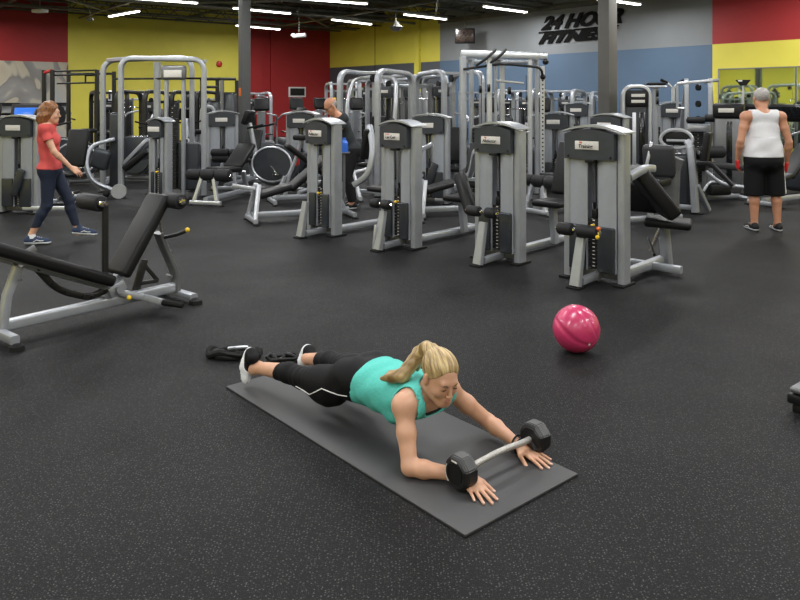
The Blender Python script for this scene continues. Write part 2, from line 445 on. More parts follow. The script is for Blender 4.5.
for a, b, lb in seen:
    zl = 4.08 if a[0] == 595 else ZL; p, q = G(a[0], a[1], zl), G(b[0], b[1], zl); fixture(p, q, lb, True, zl); taken.append((p + q) / 2)
# the same rows of lights continue over the open floor, above the frame
def ab(p): v = p - CORN; v.z = 0; return v.dot(DR), v.dot(DL)
n_ = 0
for a in np.arange(1.5, 36, 3.9):
    for b in np.arange(2.2, 26, 4.4):
        c = W(a, b, 0)
        vis = c.y > 0 and (HORIZON - F * (ZL - EYE) / c.y) > -6 and abs(c.x / c.y) < .62
        if vis or any((c - V((t.x, t.y, 0))).length < 2.2 for t in taken): continue
        fixture(c - DL * 1.1, c + DL * 1.1, 'fluorescent light in the rows above the frame', False); n_ += 1
print('fixtures', n_)

# ceiling speaker dome, small projector like heaters, monitor, vent, alarm
t = thing('ceiling_monitor', 'small black monitor hanging from the ceiling before grey wall', 'monitor', (AT(465, 36, 25.5).x, 25.5, 0), -14)
z0 = AT(465, 36, 25.5).z
MB().rbox((0, 0, z0), (.68, .14, .52), None, .015).make('housing', M['black'], t)
MB().rbox((0, -.073, z0 + .01), (.6, .006, .42), None, .002).make('screen', mat('monitor_picture', (.05, .035, .03), .2, vary=.9, bscale=14), t)
MB().tube([(0, .03, z0 + .26), (0, .03, 5.0)], .025, 8).make('pole', M['column2'], t)
t = thing('wall_vent', 'white framed wall vent on the red wall', 'vent', W(.0, bL(297), 0), AZ + 90)
zz = EYE + (99 - 92) * W(0, bL(297)).y / F
MB().rbox((0, -.02, zz), (.86, .04, .44), None, .006).make('frame', M['white'], t)
m_ = MB()
for i in range(9): m_.rbox((-.32 + .08 * i, -.045, zz), (.045, .012, .3), None, .002)
m_.rbox((0, -.042, zz), (.72, .004, .32), None, 0); m_.make('grille', M['blackmetal'], t)
t = thing('alarm_bell', 'round red alarm bell on the yellow wall left of the dark pillar', 'alarm', W(0, bL(219), 0), AZ + 90)
zz = EYE + (99 - 64) * W(0, bL(219)).y / F
MB().lathe([(0, 0), (.12, 0), (.13, .03), (.1, .07), (.03, .09), (0, .09)], (0, 0, zz), (0, -1, 0)).make('gong', M['red'], t)
for (x, y, Y, lb) in ((299, 36, 24, 'white track spotlight hanging before the red wall'), (90, 20, 22, 'small spotlight hanging before the left yellow wall')):
    p = AT(x, y, Y); t = thing('hanging_spotlight', lb, 'spotlight', (p.x, p.y, 0), -20)
    s_ = 1 if x == 299 else .5
    MB().tube([(0, 0, p.z + .05), (0, 0, 4.6)], .012, 6).make('stem', M['joist2'], t)
    m_ = MB(); m_.tube([(-.2 * s_, 0, p.z), (.22 * s_, 0, p.z + .03)], .07 * s_, 12); m_.ball((-.2 * s_, 0, p.z + .03), .09 * s_, 12, (1, 1, .8)); m_.make('lamp_head', M['white'] if s_ == 1 else M['joist2'], t)
p = AT(396, 28, 24); t = thing('ceiling_speaker', 'grey round ceiling speaker hanging before the yellow wall', 'speaker', (p.x, p.y, 0), 0)
MB().lathe([(0, -.1), (.12, -.1), (.2, 0), (.24, .03), (.12, .1), (.05, .22), (0, .22)], (0, 0, p.z), (0, 0, 1)).make('cone', M['joist2'], t)
MB().tube([(0, 0, p.z + .2), (0, 0, 4.6)], .012, 6).make('stem', M['joist2'], t)
t = thing('ceiling_unit', 'small pale box fixture hanging under the roof before the left red wall', 'fixture', (AT(40, 11, 22).x, 22, 0), -20)
MB().rbox((0, 0, AT(40, 11, 22).z), (.42, .25, .1), None, .02).make('housing', M['white'], t)
MB().tube([(0, 0, AT(40, 11, 22).z + .03), (0, 0, 4.7)], .012, 6).make('stem', M['joist2'], t)
p = AT(375, 50, 29); t = thing('hanging_cable', 'thin dark cable hanging before the yellow and slate wall', 'cable', (p.x, p.y, 0), 0)
MB().tube([(0, 0, 4.6), (0, 0, AT(375, 76, 29).z)], .012, 6).make('cord', M['ink'], t)
MB().ball((0, 0, AT(375, 77, 29).z), .04, 8).make('plug', M['white'], t)

# ------------------------------------------------------------------ camera
cd = D.cameras.new('camera'); cam = D.objects.new('camera', cd); COL.objects.link(cam)
cam.location = (0, 0, EYE); cam.rotation_euler = (PI / 2, 0, 0)
cd.sensor_fit = 'HORIZONTAL'; cd.sensor_width = 36; cd.lens = F / 800 * 36
cd.shift_y = -(300 - HORIZON) / 800
cd.clip_start = .05; cd.clip_end = 200
sc = bpy.context.scene; sc.camera = cam
sc.view_settings.view_transform = 'Standard'; sc.view_settings.look = 'None'; sc.view_settings.gamma = 1
sc.view_settings.use_curve_mapping = False; sc.view_settings.exposure = 0.0
w = D.worlds.new('world'); sc.world = w; w.use_nodes = True
w.node_tree.nodes['Background'].inputs['Color'].default_value = (.5, .5, .5, 1); w.node_tree.nodes['Background'].inputs['Strength'].default_value = .02
# ------------------------------------------------------------------ foreground : mat, ball, barbell, loose gear, bench
A0 = V((-.9754, 4.148, 0)); E1 = V((.651, -.759, 0)).normalized(); E2 = V((-E1.y, E1.x, 0))
MANG = math.degrees(math.atan2(E1.y, E1.x))
def MP(s, t, z=0): return A0 + E1 * s + E2 * t + V((0, 0, z))
matm = mat('mat_rubber', (.034, .034, .036), .5, vary=.07, bscale=3, bump=.04)
MT = .011
t = thing('exercise_mat', 'grey rubber exercise mat on the floor under the planking woman', 'mat', A0, MANG)
MB().rbox((.934, .3455, MT / 2), (1.868, .691, MT), None, .003).make('mat_sheet', matm, t)

bp_ = G(577, 353); r = .149
c = G(577, 350.5, 0); c = V((.0, 0, 0)) + G(577, 352.5); 
bm_ = mat('pink_ball_rubber', (.5, .035, .12), .3, vary=.12, bscale=6, coat=.3)
t = thing('exercise_ball', 'glossy pink exercise ball on the floor', 'ball', (c.x, c.y + .02, 0), 0)
# swirled ridged ball
def swirl_ball(c, r):
    t_ = bmesh.new(); bmesh.ops.create_uvsphere(t_, u_segments=96, v_segments=64, radius=1)
    R = V((0, 0, 1)).rotation_difference(V((.78, -.55, -.3)).normalized()).to_matrix()
    for v in t_.verts:
        p = v.co.normalized(); lat = math.asin(max(-1, min(1, p.z))); lon = math.atan2(p.y, p.x)
        g = math.sin(5 * (lon - .35 * lat)) ; d = -.035 * (max(0, g - .7) / .3) ** 1.5 * math.cos(lat) + .006 * max(0, math.sin(10 * (lon - .35 * lat) + 1)) * math.cos(lat)
        v.co = R @ (p * r * (1 + d)) + V(c)
    m_ = MB(); m_._merge(t_); return m_
swirl_ball((0, 0, r * .985), r).make('shell', bm_, t, sharp=180)
m_ = MB(); q = V((.06, -.93, -.37)).normalized(); q = V((.35, -.82, -.42)).normalized(); m_.lathe([(0, 0), (.008, 0), (.007, .004), (0, .004)], V((0, 0, r * .985)) + q * r * .99, q, 10); m_.make('valve', M['plate'], t)

# rubber hex head fixed barbell across the woman's wrists
BS = 1.635
hexm = mat('rubber_hex_head', (.009, .009, .0095), .36, vary=.12, bscale=25, bump=.06)
t = thing('hex_barbell', 'short fixed barbell with black eight-sided heads across the wrists', 'barbell', MP(BS - .004, .436, MT), MANG)
def octhead(y0, y1, R):
    m_ = MB(); n = 8; rot = PI / 8
    rings = [(y0, .80), (y0 + (y1 - y0) * .18, 1.), (y0 + (y1 - y0) * .82, 1.), (y1, .80)]
    vs = []
    for (y, k) in rings: vs.append([m_.bm.verts.new((R * k * math.cos(rot + 2 * PI * i / n), y, .074 + R * k * math.sin(rot + 2 * PI * i / n))) for i in range(n)])
    for A_, B_ in zip(vs, vs[1:]):
        for i in range(n): m_.bm.faces.new((A_[i], A_[(i + 1) % n], B_[(i + 1) % n], B_[i]))
    m_.bm.faces.new(vs[0]); m_.bm.faces.new(vs[-1])
    bmesh.ops.bevel(m_.bm, geom=m_.bm.edges[:], offset=.004, segments=2, affect='EDGES')
    return m_
for (y0, y1) in ((-.255, -.175), (.22, .30)):
    h = octhead(y0, y1, .073).make('weight_head', hexm, t)
    f = MB(); ye = y0 if y0 < 0 else y1; s_ = -1 if y0 < 0 else 1
    f.lathe([(0, 0), (.042, 0), (.042, .003), (.036, .003), (.036, .001), (0, .001)], (0, ye, .074), (0, s_, 0), 24); f.make('end_disc', M['black'], h)
    if y0 < 0:
        f = MB()
        f.tube([V((.051 * math.cos(a), ye - .003, .074 + .051 * math.sin(a))) for a in np.linspace(2.6, 4.0, 12)], .0022, 6); f.rbox((-.0, ye - .003, .074 + .05), (.03, .003, .006), None, .001)
        f.make('white_marking', M['plate'], h)
barm = mat('knurled_bar', (.42, .41, .39), .42, .6, vary=.15, bscale=120, bump=.3)
pts = [(0, -.18, .074), (0, -.14, .074), (0, -.03, .081), (0, .06, .081), (0, .17, .074), (0, .22, .074)]
MB().tube(fil(pts, .05, 5), .0135, 14).make('bar', barm, t)

# loose straps / gear behind the feet
def rope_bag(label, c, L_, Wd, h, seed, rz):
    t = thing('exercise_strap', label, 'strap', c, rz)
    rnd = random.Random(seed); m_ = MB()
    for k in range(5):
        pts = []
        ph = rnd.random() * 6; ra = .8 + .25 * rnd.random()
        for i in range(15):
            a = 2 * PI * i / 15
            pts.append((L_ / 2 * ra * math.cos(a + ph), Wd / 2 * ra * math.sin(a + ph) + .3 * Wd * math.sin(2 * a + ph * .3) * .4, h * (.18 + .16 * k + .1 * math.sin(3 * a + ph))))
        m_.tube(pts, 1, 8, flat=(.012, h * .17), closed=True)
    m_.make('webbing', M['rubber'], t); return t
t = rope_bag('flattened black bundle of straps with grey handle behind the right shoe', G(234, 357), .27, .13, .05, 3, -5)
m_ = MB()
for s_ in (-1, 1):
    pts = arcpts((.09 * s_, 0, .035), .06, 0, 2 * PI, 18, 'xy')[:-1]
    m_.tube([V((p.x if False else .09 * s_ + (p.x - .09 * s_) * 1.2, p.y * .85, .03 + .012 * math.sin(i))) for i, p in enumerate(pts)], .022, 8, closed=True)
m_.make('padded_loop', M['rubber'], t)
MB().tube([(-.03, -.02, .06), (.02, -.03, .07), (.09, -.0, .066)], .010, 8).make('handle', M['silver'], t)
t = rope_bag('tangled black strap on the floor behind the left shoe', G(283, 363), .19, .1, .045, 9, 12)
m_ = MB(); pts = [V((-.1 + .03 * i, .03 * math.sin(i * 2.1), .02 + .018 * (1 + math.sin(i * 1.7)))) for i in range(9)]
m_.tube(fil(pts, .02), .012, 8); m_.make('knot', M['black'], t)

# corner of a step bench entering at the right edge
t = thing('step_platform', 'grey topped black step platform cut by the right picture edge', 'step', G(790, 411), -50)
# local: corner at the origin, body extends to +x / +y
MB().rbox((.28, .17, .115), (.56, .36, .03), None, .012, 3).make('top', M['silver_dark'], t)
MB().rbox((.28, .17, .07), (.58, .38, .05), None, .01).make('base', M['black'], t)
for x in (.05, .5):
    for y in (.03, .3): MB().rbox((x, y, .022), (.08, .07, .044), None, .01).make('foot', M['rubber'], t)

# ------------------------------------------------------------------ adjustable decline bench, lower left
KL, KR = V((-2.66, 4.95, 0)), V((-1.79, 6.02, 0)); BD = (KR - KL); BLn = BD.length; BD.normalize()
BANG = math.degrees(math.atan2(BD.y, BD.x))
t = thing('decline_bench', 'adjustable decline bench with black padded sections and grey frame', 'bench', KL, BANG)
bench = t
# local x along the main beam, y to the left (away from the viewer)
MB().tube([(.0, 0, .1), (BLn - .03, 0, .1)], 1, 16, flat=(.03, .04)).make('main_beam', M['silver'], t)
# rear foot and upright (left end in the picture)
m_ = MB(); m_.tube([(.0, 0, .08), (.03, 0, .3), (.13, 0, .56)], 1, 14, flat=(.035, .028), up=(1, 0, 0)); m_.make('rear_upright', M['silver'], t)
m_ = MB(); m_.tube([(-.02, -.24, .06), (-.02, .24, .06)], 1, 12, flat=(.03, .03)); m_.make('rear_foot', M['silver'], t)
for y in (-.26, .26): MB().lathe([(0, 0), (.05, 0), (.045, .03), (.02, .04), (0, .04)], (-.02, y, 0), (0, 0, 1), 14).make('foot_cap', M['rubber'], t)
for z, r in ((.50, .018), (.40, .012)): MB().tube([(.10, -.05, z), (.10, .05, z)], r, 10).make('bolt', M['chrome'], t)
MB().bar((.05, -.04, .52), (.2, -.04, .6), .03, .05).make('adjuster_plate', M['silver_dark'], t)
# front foot and uprights (right end)
m_ = MB(); m_.tube(fil([(BLn - .04, 0, .06), (BLn - .04, 0, .2), (BLn - .16, 0, .46), (BLn - .2, 0, .56)], .1), 1, 14, flat=(.05, .022), up=(1, 0, 0)); m_.make('front_upright', M['silver_dark'], t)
m_ = MB(); m_.tube([(BLn - .02, -.22, .05), (BLn - .02, .22, .05)], 1, 12, flat=(.035, .025)); m_.make('front_foot', M['silver'], t)
for y in (-.24, .24): MB().lathe([(0, 0), (.055, 0), (.05, .03), (.02, .045), (0, .045)], (BLn - .02, y, 0), (0, 0, 1), 14).make('foot_cap', M['rubber'], t)
for z in (.2, .3, .4): MB().tube([(BLn - .1, -.035, z), (BLn - .1, .035, z)], .012, 8).make('bolt', M['silver_dark'], t)
# long back pad
def padbox(c0, c1, w, th, m, name, parent, nrm_up=True, bev=.03):
    a, b = V(c0), V(c1); x = (b - a); Ln = x.length; x.normalize(); y = V((0, 1, 0)); y = (y - x * y.dot(x)).normalized(); z = x.cross(y)
    R = Matrix((x, y, z)).transposed()
    return MB().rbox((a + b) / 2 + z * (0), (Ln, w, th), R, bev, 4).make(name, m, parent, sharp=60)
bk = padbox((-.42, 0, .80), (.75, 0, .27), .27, .085, M['vinyl'], 'back_pad', t)
MB().bar((-.3, 0, .69), (.78, 0, .2), .09, .05).make('pad_rail', M['silver'], t)
for y in (-.09, .09): MB().bar((-.3, y, .695), (.70, y, .24), .02, .02).make('pad_rail', M['silver_dark'], t)
# seat pad
st = padbox((.83, 0, .29), (1.2, 0, .86), .27, .08, M['vinyl'], 'seat_pad', t)
MB().bar((.72, 0, .14), (1.18, 0, .72), .06, .05).make('seat_rail', M['silver'], t)
# pivot block + yellow knob
m_ = MB(); m_.rbox((.80, 0, .20), (.14, .13, .09), RM(0, -25, 0), .015); m_.tube([(.80, -.1, .2), (.80, .1, .2)], .03, 14); m_.make('pivot_block', M['silver'], t)
MB().ball((.86, -.11, .13), .018, 12).make('yellow_knob', M['yellowknob'], t)
# toothed adjuster sweep
m_ = MB(); pts = fil([(.22, -.02, .45), (.36, -.02, .27), (.6, -.02, .17), (.72, -.02, .2)], .15); m_.tube(pts, 1, 10, flat=(.02, .024))
for i in range(9):
    k = pts[int(len(pts) * (i + .5) / 9) if int(len(pts) * (i + .5) / 9) < len(pts) else -1]; m_.tube([k + V((0, -.035, 0)), k + V((0, .035, 0))], .012, 8)
m_.make('adjuster_arc', M['blackmetal'], t)
# transport handle
MB().tube([(.83, -.02, .16), (1.0, -.08, .1), (1.05, -.26, .08)], 1, 12, flat=(.025, .025)).make('cross_arm', M['silver'], t)
MB().roller((1.04, -.22, .08), (1.12, -.42, .07), .022).make('grip', M['rubber'], t)
# black bracket under the seat
m_ = MB(); m_.bar((1.08, .04, .36), (1.0, .04, .1), .03, .06); m_.bar((1.03, .04, .18), (1.2, .04, .17), .03, .03); m_.bar((1.08, .04, .32), (1.2, .04, .17), .02, .03); m_.make('bracket', M['blackmetal'], t)
# strut with yellow tipped handle
MB().tube([(1.17, -.02, .75), (1.2, -.03, .5)], .011, 10).make('strut', M['chrome'], t)
MB().tube([(1.2, -.03, .52), (1.26, -.14, .55), (1.3, -.2, .58)], .014, 10).make('handle', M['blackmetal'], t)
MB().ball((1.305, -.208, .588), .02, 12).make('yellow_tip', M['yellowknob'], t)
# leg hold rollers
p = fil([(.72, -.02, .2), (.72, -.02, .72), (.72, -.02, .84), (.70, -.02, .86)], .06); MB().tube(p, 1, 12, flat=(.018, .022), up=(1, 0, 0)).make('roller_post', M['blackmetal'], t)
MB().tube([(.70, -.08, .85), (.70, .24, .85)], .014, 10).make('roller_axle', M['chrome'], t)
def foamroll(name, a, b, r, parent, cap=True):
    o = MB().roller(a, b, r).make(name, M['foam'], parent)
    a, b = V(a), V(b); d = (b - a).normalized()
    for e, s_ in ((a, -1), (b, 1)):
        MB().lathe([(0, 0), (r * .62, 0), (r * .62, .006), (r * .5, .012), (0, .014)], e - d * s_ * .003, d * s_, 16).make('end_cap', M['black'], o)
        MB().lathe([(0, 0), (r * .42, 0), (r * .36, .012), (0, .016)], e + d * s_ * .009, d * s_, 10).make('bolt_head', M['chrome'], o)
    return o
foamroll('foam_roller', (.69, -.02, .845), (.69, .26, .845), .062, t)
MB().tube([(1.22, -.2, .83), (1.22, .2, .83)], .014, 10).make('roller_axle', M['chrome'], t)
foamroll('foam_roller', (1.23, -.24, .82), (1.23, -.02, .82), .062, t)
# ------------------------------------------------------------------ people : continuous bodies from a smooth distance field
class Field:
    def __init__(s, lo, hi, h):
        s.h = h; s.lo = np.array(lo, np.float32); n = np.ceil((np.array(hi) - np.array(lo)) / h).astype(int) + 1
        s.n = n; s.ax = [s.lo[i] + h * np.arange(n[i], dtype=np.float32) for i in range(3)]
        s.d = np.full(tuple(n), 1.0, np.float32)
    def box(s, lo, hi):
        a = np.clip(np.floor((np.array(lo) - s.lo) / s.h).astype(int), 0, s.n - 1); b = np.clip(np.ceil((np.array(hi) - s.lo) / s.h).astype(int) + 1, 1, s.n)
        sl = tuple(slice(a[i], max(b[i], a[i] + 1)) for i in range(3))
        X = s.ax[0][sl[0]][:, None, None]; Y = s.ax[1][sl[1]][None, :, None]; Z = s.ax[2][sl[2]][None, None, :]
        return sl, X, Y, Z
    def mix(s, sl, e, k, sub=False):
        d = s.d[sl]
        if sub:
            e = -e
            if k > 0: hh = np.clip(.5 - .5 * (e - d) / k * -1, 0, 1); hh = np.clip(.5 + .5 * (e - d) / k, 0, 1); s.d[sl] = d + (e - d) * hh + k * hh * (1 - hh)
            else: s.d[sl] = np.maximum(d, e)
            return
        if k > 0:
            hh = np.clip(.5 + .5 * (d - e) / k, 0, 1); s.d[sl] = d + (e - d) * hh - k * hh * (1 - hh)
        else: s.d[sl] = np.minimum(d, e)
    def cone(s, p0, p1, r0, r1, k=.02, flat=None, fk=1.5, sub=False):
        p0, p1 = np.array(p0, np.float32), np.array(p1, np.float32); m = max(r0, r1) + k + 4 * s.h
        sl, X, Y, Z = s.box(np.minimum(p0, p1) - m, np.maximum(p0, p1) + m)
        v = p1 - p0; L2 = float(v @ v) + 1e-9
        t = np.clip(((X - p0[0]) * v[0] + (Y - p0[1]) * v[1] + (Z - p0[2]) * v[2]) / L2, 0, 1)
        a, b, c = X - p0[0] - t * v[0], Y - p0[1] - t * v[1], Z - p0[2] - t * v[2]
        q = a * a + b * b + c * c
        if flat is not None:
            f = np.array(V(flat).normalized(), np.float32); g = a * f[0] + b * f[1] + c * f[2]; q = q + (fk * fk - 1) * g * g
        s.mix(sl, np.sqrt(q) - (r0 + t * (r1 - r0)), k, sub)
    def ell(s, c, r, R=None, k=.02, sub=False):
        c = np.array(c, np.float32); m = max(r) + k + 4 * s.h
        sl, X, Y, Z = s.box(c - m, c + m)
        a, b, e = X - c[0], Y - c[1], Z - c[2]
        if R is not None:
            u = [a * R[0][i] + b * R[1][i] + e * R[2][i] for i in range(3)]
        else: u = [a + 0 * b + 0 * e, b + 0 * a + 0 * e, e + 0 * a + 0 * b]
        k0 = np.sqrt(sum((u[i] / r[i]) ** 2 for i in range(3))); k1 = np.sqrt(sum((u[i] / r[i] ** 2) ** 2 for i in range(3))) + 1e-6
        s.mix(sl, k0 * (k0 - 1) / k1, k, sub)
    def full(s, fn):
        return fn(s.ax[0][:, None, None], s.ax[1][None, :, None], s.ax[2][None, None, :])
    def sample(s, p, d=None):
        d = s.d if d is None else d
        g = (np.array(p) - s.lo) / s.h; i = np.clip(np.floor(g).astype(int), 0, s.n - 2); f = g - i
        r = 0.
        for a in (0, 1):
            for b in (0, 1):
                for c in (0, 1):
                    r += d[i[0] + a, i[1] + b, i[2] + c] * (f[0] if a else 1 - f[0]) * (f[1] if b else 1 - f[1]) * (f[2] if c else 1 - f[2])
        return float(r)
    def snap(s, p, off=0., d=None):
        p = np.array(p, float)
        for _ in range(8):
            v = s.sample(p, d) - off; g = np.array([s.sample(p + e, d) - s.sample(p - e, d) for e in np.eye(3) * s.h]) / (2 * s.h)
            p = p - g * v / (g @ g + 1e-6)
        return V(p)
    def mesh(s, name, m, parent=None, d=None, smooth=1, label=None, biggest=True):
        d = s.d if d is None else d; h = s.h
        ins = d < 0; cell = np.zeros(tuple(s.n - 1), bool)
        acc = np.zeros(tuple(s.n - 1) + (3,), np.float32); cnt = np.zeros(tuple(s.n - 1), np.float32)
        nx, ny, nz = s.n
        offs = [(0, 0), (0, 1), (1, 0), (1, 1)]
        for axis in range(3):
            sa = [slice(None)] * 3; sb = [slice(None)] * 3; sa[axis] = slice(0, -1); sb[axis] = slice(1, None)
            a, b = d[tuple(sa)], d[tuple(sb)]; cr = (a < 0) != (b < 0)
            idx = np.argwhere(cr)
            if not len(idx): continue
            da, db = a[cr], b[cr]; t = da / (da - db)
            pos = idx.astype(np.float32); pos[:, axis] += t
            o1, o2 = [q for q in range(3) if q != axis]
            for (u, w_) in offs:
                ci = idx.copy(); ci[:, o1] -= u; ci[:, o2] -= w_
                ok = (ci >= 0).all(1) & (ci < np.array(s.n - 1)).all(1)
                c_ = ci[ok]; np.add.at(acc, tuple(c_.T), pos[ok]); np.add.at(cnt, tuple(c_.T), 1)
        act = cnt > 0; ids = -np.ones(cnt.shape, np.int64); ids[act] = np.arange(act.sum())
        vs = acc[act] / cnt[act][:, None]
        quads = []
        for axis in range(3):
            sa = [slice(None)] * 3; sb = [slice(None)] * 3; sa[axis] = slice(0, -1); sb[axis] = slice(1, None)
            a, b = d[tuple(sa)], d[tuple(sb)]; cr = (a < 0) != (b < 0); idx = np.argwhere(cr)
            if not len(idx): continue
            flip = (a[cr] < 0); o1, o2 = (axis + 1) % 3, (axis + 2) % 3
            ok = (idx[:, o1] > 0) & (idx[:, o2] > 0) & (idx[:, o1] < s.n[o1] - 1) & (idx[:, o2] < s.n[o2] - 1)
            idx = idx[ok]; flip = flip[ok]; q = []
            for (u, w_) in ((1, 1), (0, 1), (0, 0), (1, 0)):
                ci = idx.copy(); ci[:, o1] -= u; ci[:, o2] -= w_; q.append(ids[tuple(ci.T)])
            q = np.stack(q, 1); q[~flip] = q[~flip][:, ::-1]; quads.append(q)
        quads = np.concatenate(quads)
        for _ in range(smooth):
            S = np.zeros_like(vs); C = np.zeros(len(vs), np.float32)
            for i in range(4):
                j = (i + 1) % 4
                np.add.at(S, quads[:, i], vs[quads[:, j]]); np.add.at(S, quads[:, j], vs[quads[:, i]]); np.add.at(C, quads[:, i], 1); np.add.at(C, quads[:, j], 1)
            vs = vs * .5 + .5 * S / C[:, None]
        P = vs * h + s.lo
        # keep the largest shell
        if biggest:
            par = np.arange(len(vs))
            while True:
                mn = par[quads].min(1); new = par.copy(); np.minimum.at(new, quads.ravel(), np.repeat(mn, 4))
                new = new[new]
                if (new == par).all(): break
                par = new
            u, c = np.unique(par, return_counts=True)
            keep = set(u[c > max(60, .02 * len(vs))].tolist()); km = np.isin(par, list(keep))
            quads = quads[km[quads[:, 0]]]; rem = -np.ones(len(vs), np.int64); rem[km] = np.arange(km.sum()); quads = rem[quads]; P = P[km]
        me = D.meshes.new(name); me.vertices.add(len(P)); me.vertices.foreach_set('co', P.astype(np.float32).ravel())
        me.loops.add(quads.size); me.loops.foreach_set('vertex_index', quads.ravel().astype(np.int32))
        me.polygons.add(len(quads)); me.polygons.foreach_set('loop_start', np.arange(0, quads.size, 4, dtype=np.int32))
        me.polygons.foreach_set('use_smooth', np.ones(len(quads), bool)); me.update(calc_edges=True); me.validate()
        me.materials.append(m); o = D.objects.new(name, me); COL.objects.link(o)
        if parent is not None: o.parent = parent
        if label: o['label'] = label
        return o

skin_f = mat('skin_light', (.56, .31, .2), .45, sss=.12, vary=.06, bscale=18, bump=.03)
skin_m = mat('skin_tanned', (.46, .22, .13), .5, sss=.1, vary=.1, bscale=14, bump=.04)
def cloth(name, col, rough=.75, b=.15, sc=90): return mat(name, col, rough, vary=.06, bscale=sc, bump=b, spec=.15)
def hairmat(name, c0, c1, direction=(1, 1, 1), scale=60):
    m = mat(name, c0, .42); nt = m.node_tree; b = nt.nodes['Principled BSDF']; tc = [n for n in nt.nodes if n.type == 'TEX_COORD'][0]
    mp = nt.nodes.new('ShaderNodeMapping'); mp.inputs['Scale'].default_value = direction; nt.links.new(tc.outputs['Object'], mp.inputs['Vector'])
    n = nt.nodes.new('ShaderNodeTexNoise'); n.inputs['Scale'].default_value = scale; n.inputs['Detail'].default_value = 3; nt.links.new(mp.outputs['Vector'], n.inputs['Vector'])
    r = nt.nodes.new('ShaderNodeValToRGB'); r.color_ramp.elements[0].position = .35; r.color_ramp.elements[1].position = .65
    r.color_ramp.elements[0].color = (*c0, 1); r.color_ramp.elements[1].color = (*c1, 1)
    nt.links.new(n.outputs['Fac'], r.inputs['Fac']); nt.links.new(r.outputs['Color'], b.inputs['Base Color'])
    bp = nt.nodes.new('ShaderNodeBump'); bp.inputs['Strength'].default_value = .5; bp.inputs['Distance'].default_value = .006
    nt.links.new(n.outputs['Fac'], bp.inputs['Height']); nt.links.new(bp.outputs['Normal'], b.inputs['Normal'])
    return m
def frame(fwd, up):
    f = V(fwd).normalized(); u = V(up); u = (u - f * u.dot(f)).normalized(); l = u.cross(f)
    return Matrix((f, l, u)).transposed()
def head_shape(S, c, R, s=1., female=True):
    c = V(c); P = lambda x, y, z: c + R @ (V((x, y, z)) * s)
    e = S.ell; w = .94 if female else 1.
    e(P(-.018, 0, .026 if female else .032), (.094 * s, .073 * s * w, (.077 if female else .083) * s), R, .02); e(P(.03, 0, -.022), (.056 * s, .058 * s * w, .074 * s), R, .03)
    for y in (-1, 1):
        S.cone(P(.0, .047 * y * w, -.05), P(.060, .012 * y, -.092), .023 * s, .019 * s, .045); S.ell(P(.058, .034 * y, -.03), (.022 * s, .022 * s, .022 * s), R, .02)
    S.ell(P(.072, 0, -.094), (.014 * s, .016 * s, .013 * s), R, .012)
    S.cone(P(.074, -.03, .022), P(.074, .03, .022), .011 * s, .011 * s, .018)
    for y in (-1, 1):
        S.ell(P(.1, .03 * y, .002), (.017 * s, .018 * s, .012 * s), R, .012, sub=True)
        S.ell(P(.0745, .03 * y, .001), (.012 * s, .0135 * s, .0105 * s), R, .003)
    S.cone(P(.086, 0, .012), P(.104, 0, -.030), .006 * s, .0085 * s, .010)
    for y in (-1, 1): S.ell(P(.095, .010 * y, -.035), (.009 * s, .007 * s, .006 * s), R, .005)
    S.cone(P(.088, -.016, -.060), P(.088, .016, -.060), .005 * s, .005 * s, .006); S.cone(P(.087, -.013, -.070), P(.087, .013, -.070), .006 * s, .006 * s, .006)
    for y in (-1, 1): S.ell(P(-.004, .081 * y * w, -.008), (.019 * s, .010 * s, .033 * s), R, .005)
    return P
def hand_shape(S, w, fwd, nrm, thumb, curl=.1, spread=.14, s=1., k=.005):
    """w wrist, fwd finger direction, nrm back-of-hand normal, thumb side direction, curl in radians per joint"""
    f = V(fwd).normalized(); n = V(nrm); n = (n - f * n.dot(f)).normalized(); q = f.cross(n)
    if q.dot(V(thumb)) < 0: q = -q
    w = V(w)
    ks = [(.030, .092, .072, .0082), (.010, .097, .080, .0085), (-.011, .092, .074, .008), (-.030, .083, .058, .0072)]
    S.cone(w - f * .02 * s, w + f * .03 * s, .022 * s, .022 * s, .012, n, 1.5)
    tips = []
    for i, (o, pl, fl, r) in enumerate(ks):
        kn = w + (f * pl + q * o) * s
        S.cone(w + f * .02 * s + q * o * .45 * s, kn, .017 * s, .0115 * s, .012, n, 1.25)
        ang = spread * (o / .03); dd = (f + q * ang).normalized(); p = kn; a = curl * .4
        for j, fr in enumerate((.46, .30, .24)):
            dj = dd * math.cos(a) - n * math.sin(a); p2 = p + dj * fl * fr * s
            S.cone(p, p2, r * (1 - .08 * j) * s, r * (1 - .08 * (j + 1)) * s, k * .5 if j == 0 else .001); p = p2; a += curl
        tips.append((p, dd * math.cos(a - curl) - n * math.sin(a - curl), r * .8 * s))
    b = w + (f * .022 + q * .022) * s; d1 = (f * .75 + q * .65 - n * .15).normalized(); p1 = b + d1 * .042 * s; d2 = (f * .9 + q * .35 - n * .2 * (1 + curl)).normalized(); p2 = p1 + d2 * .03 * s; p3 = p2 + (d2 + f * .15 - n * curl * .4).normalized() * .024 * s
    S.cone(b, p1, .0155 * s, .011 * s, .010); S.cone(p1, p2, .0100 * s, .009 * s, .002); S.cone(p2, p3, .009 * s, .0078 * s, .001)
    tips.append((p3, (p3 - p2).normalized(), .008 * s))
    return tips, n
def nails(tips, n, parent, m):
    for p, d, r in tips:
        c = p + d * r * .1 + n * r * .78; q = d.cross(n).normalized()
        MB().rbox(c, (r * 1.5, r * 1.15, .0015), Matrix((d, q, n)).transposed(), .0007, 1).make('fingernail', m, parent)
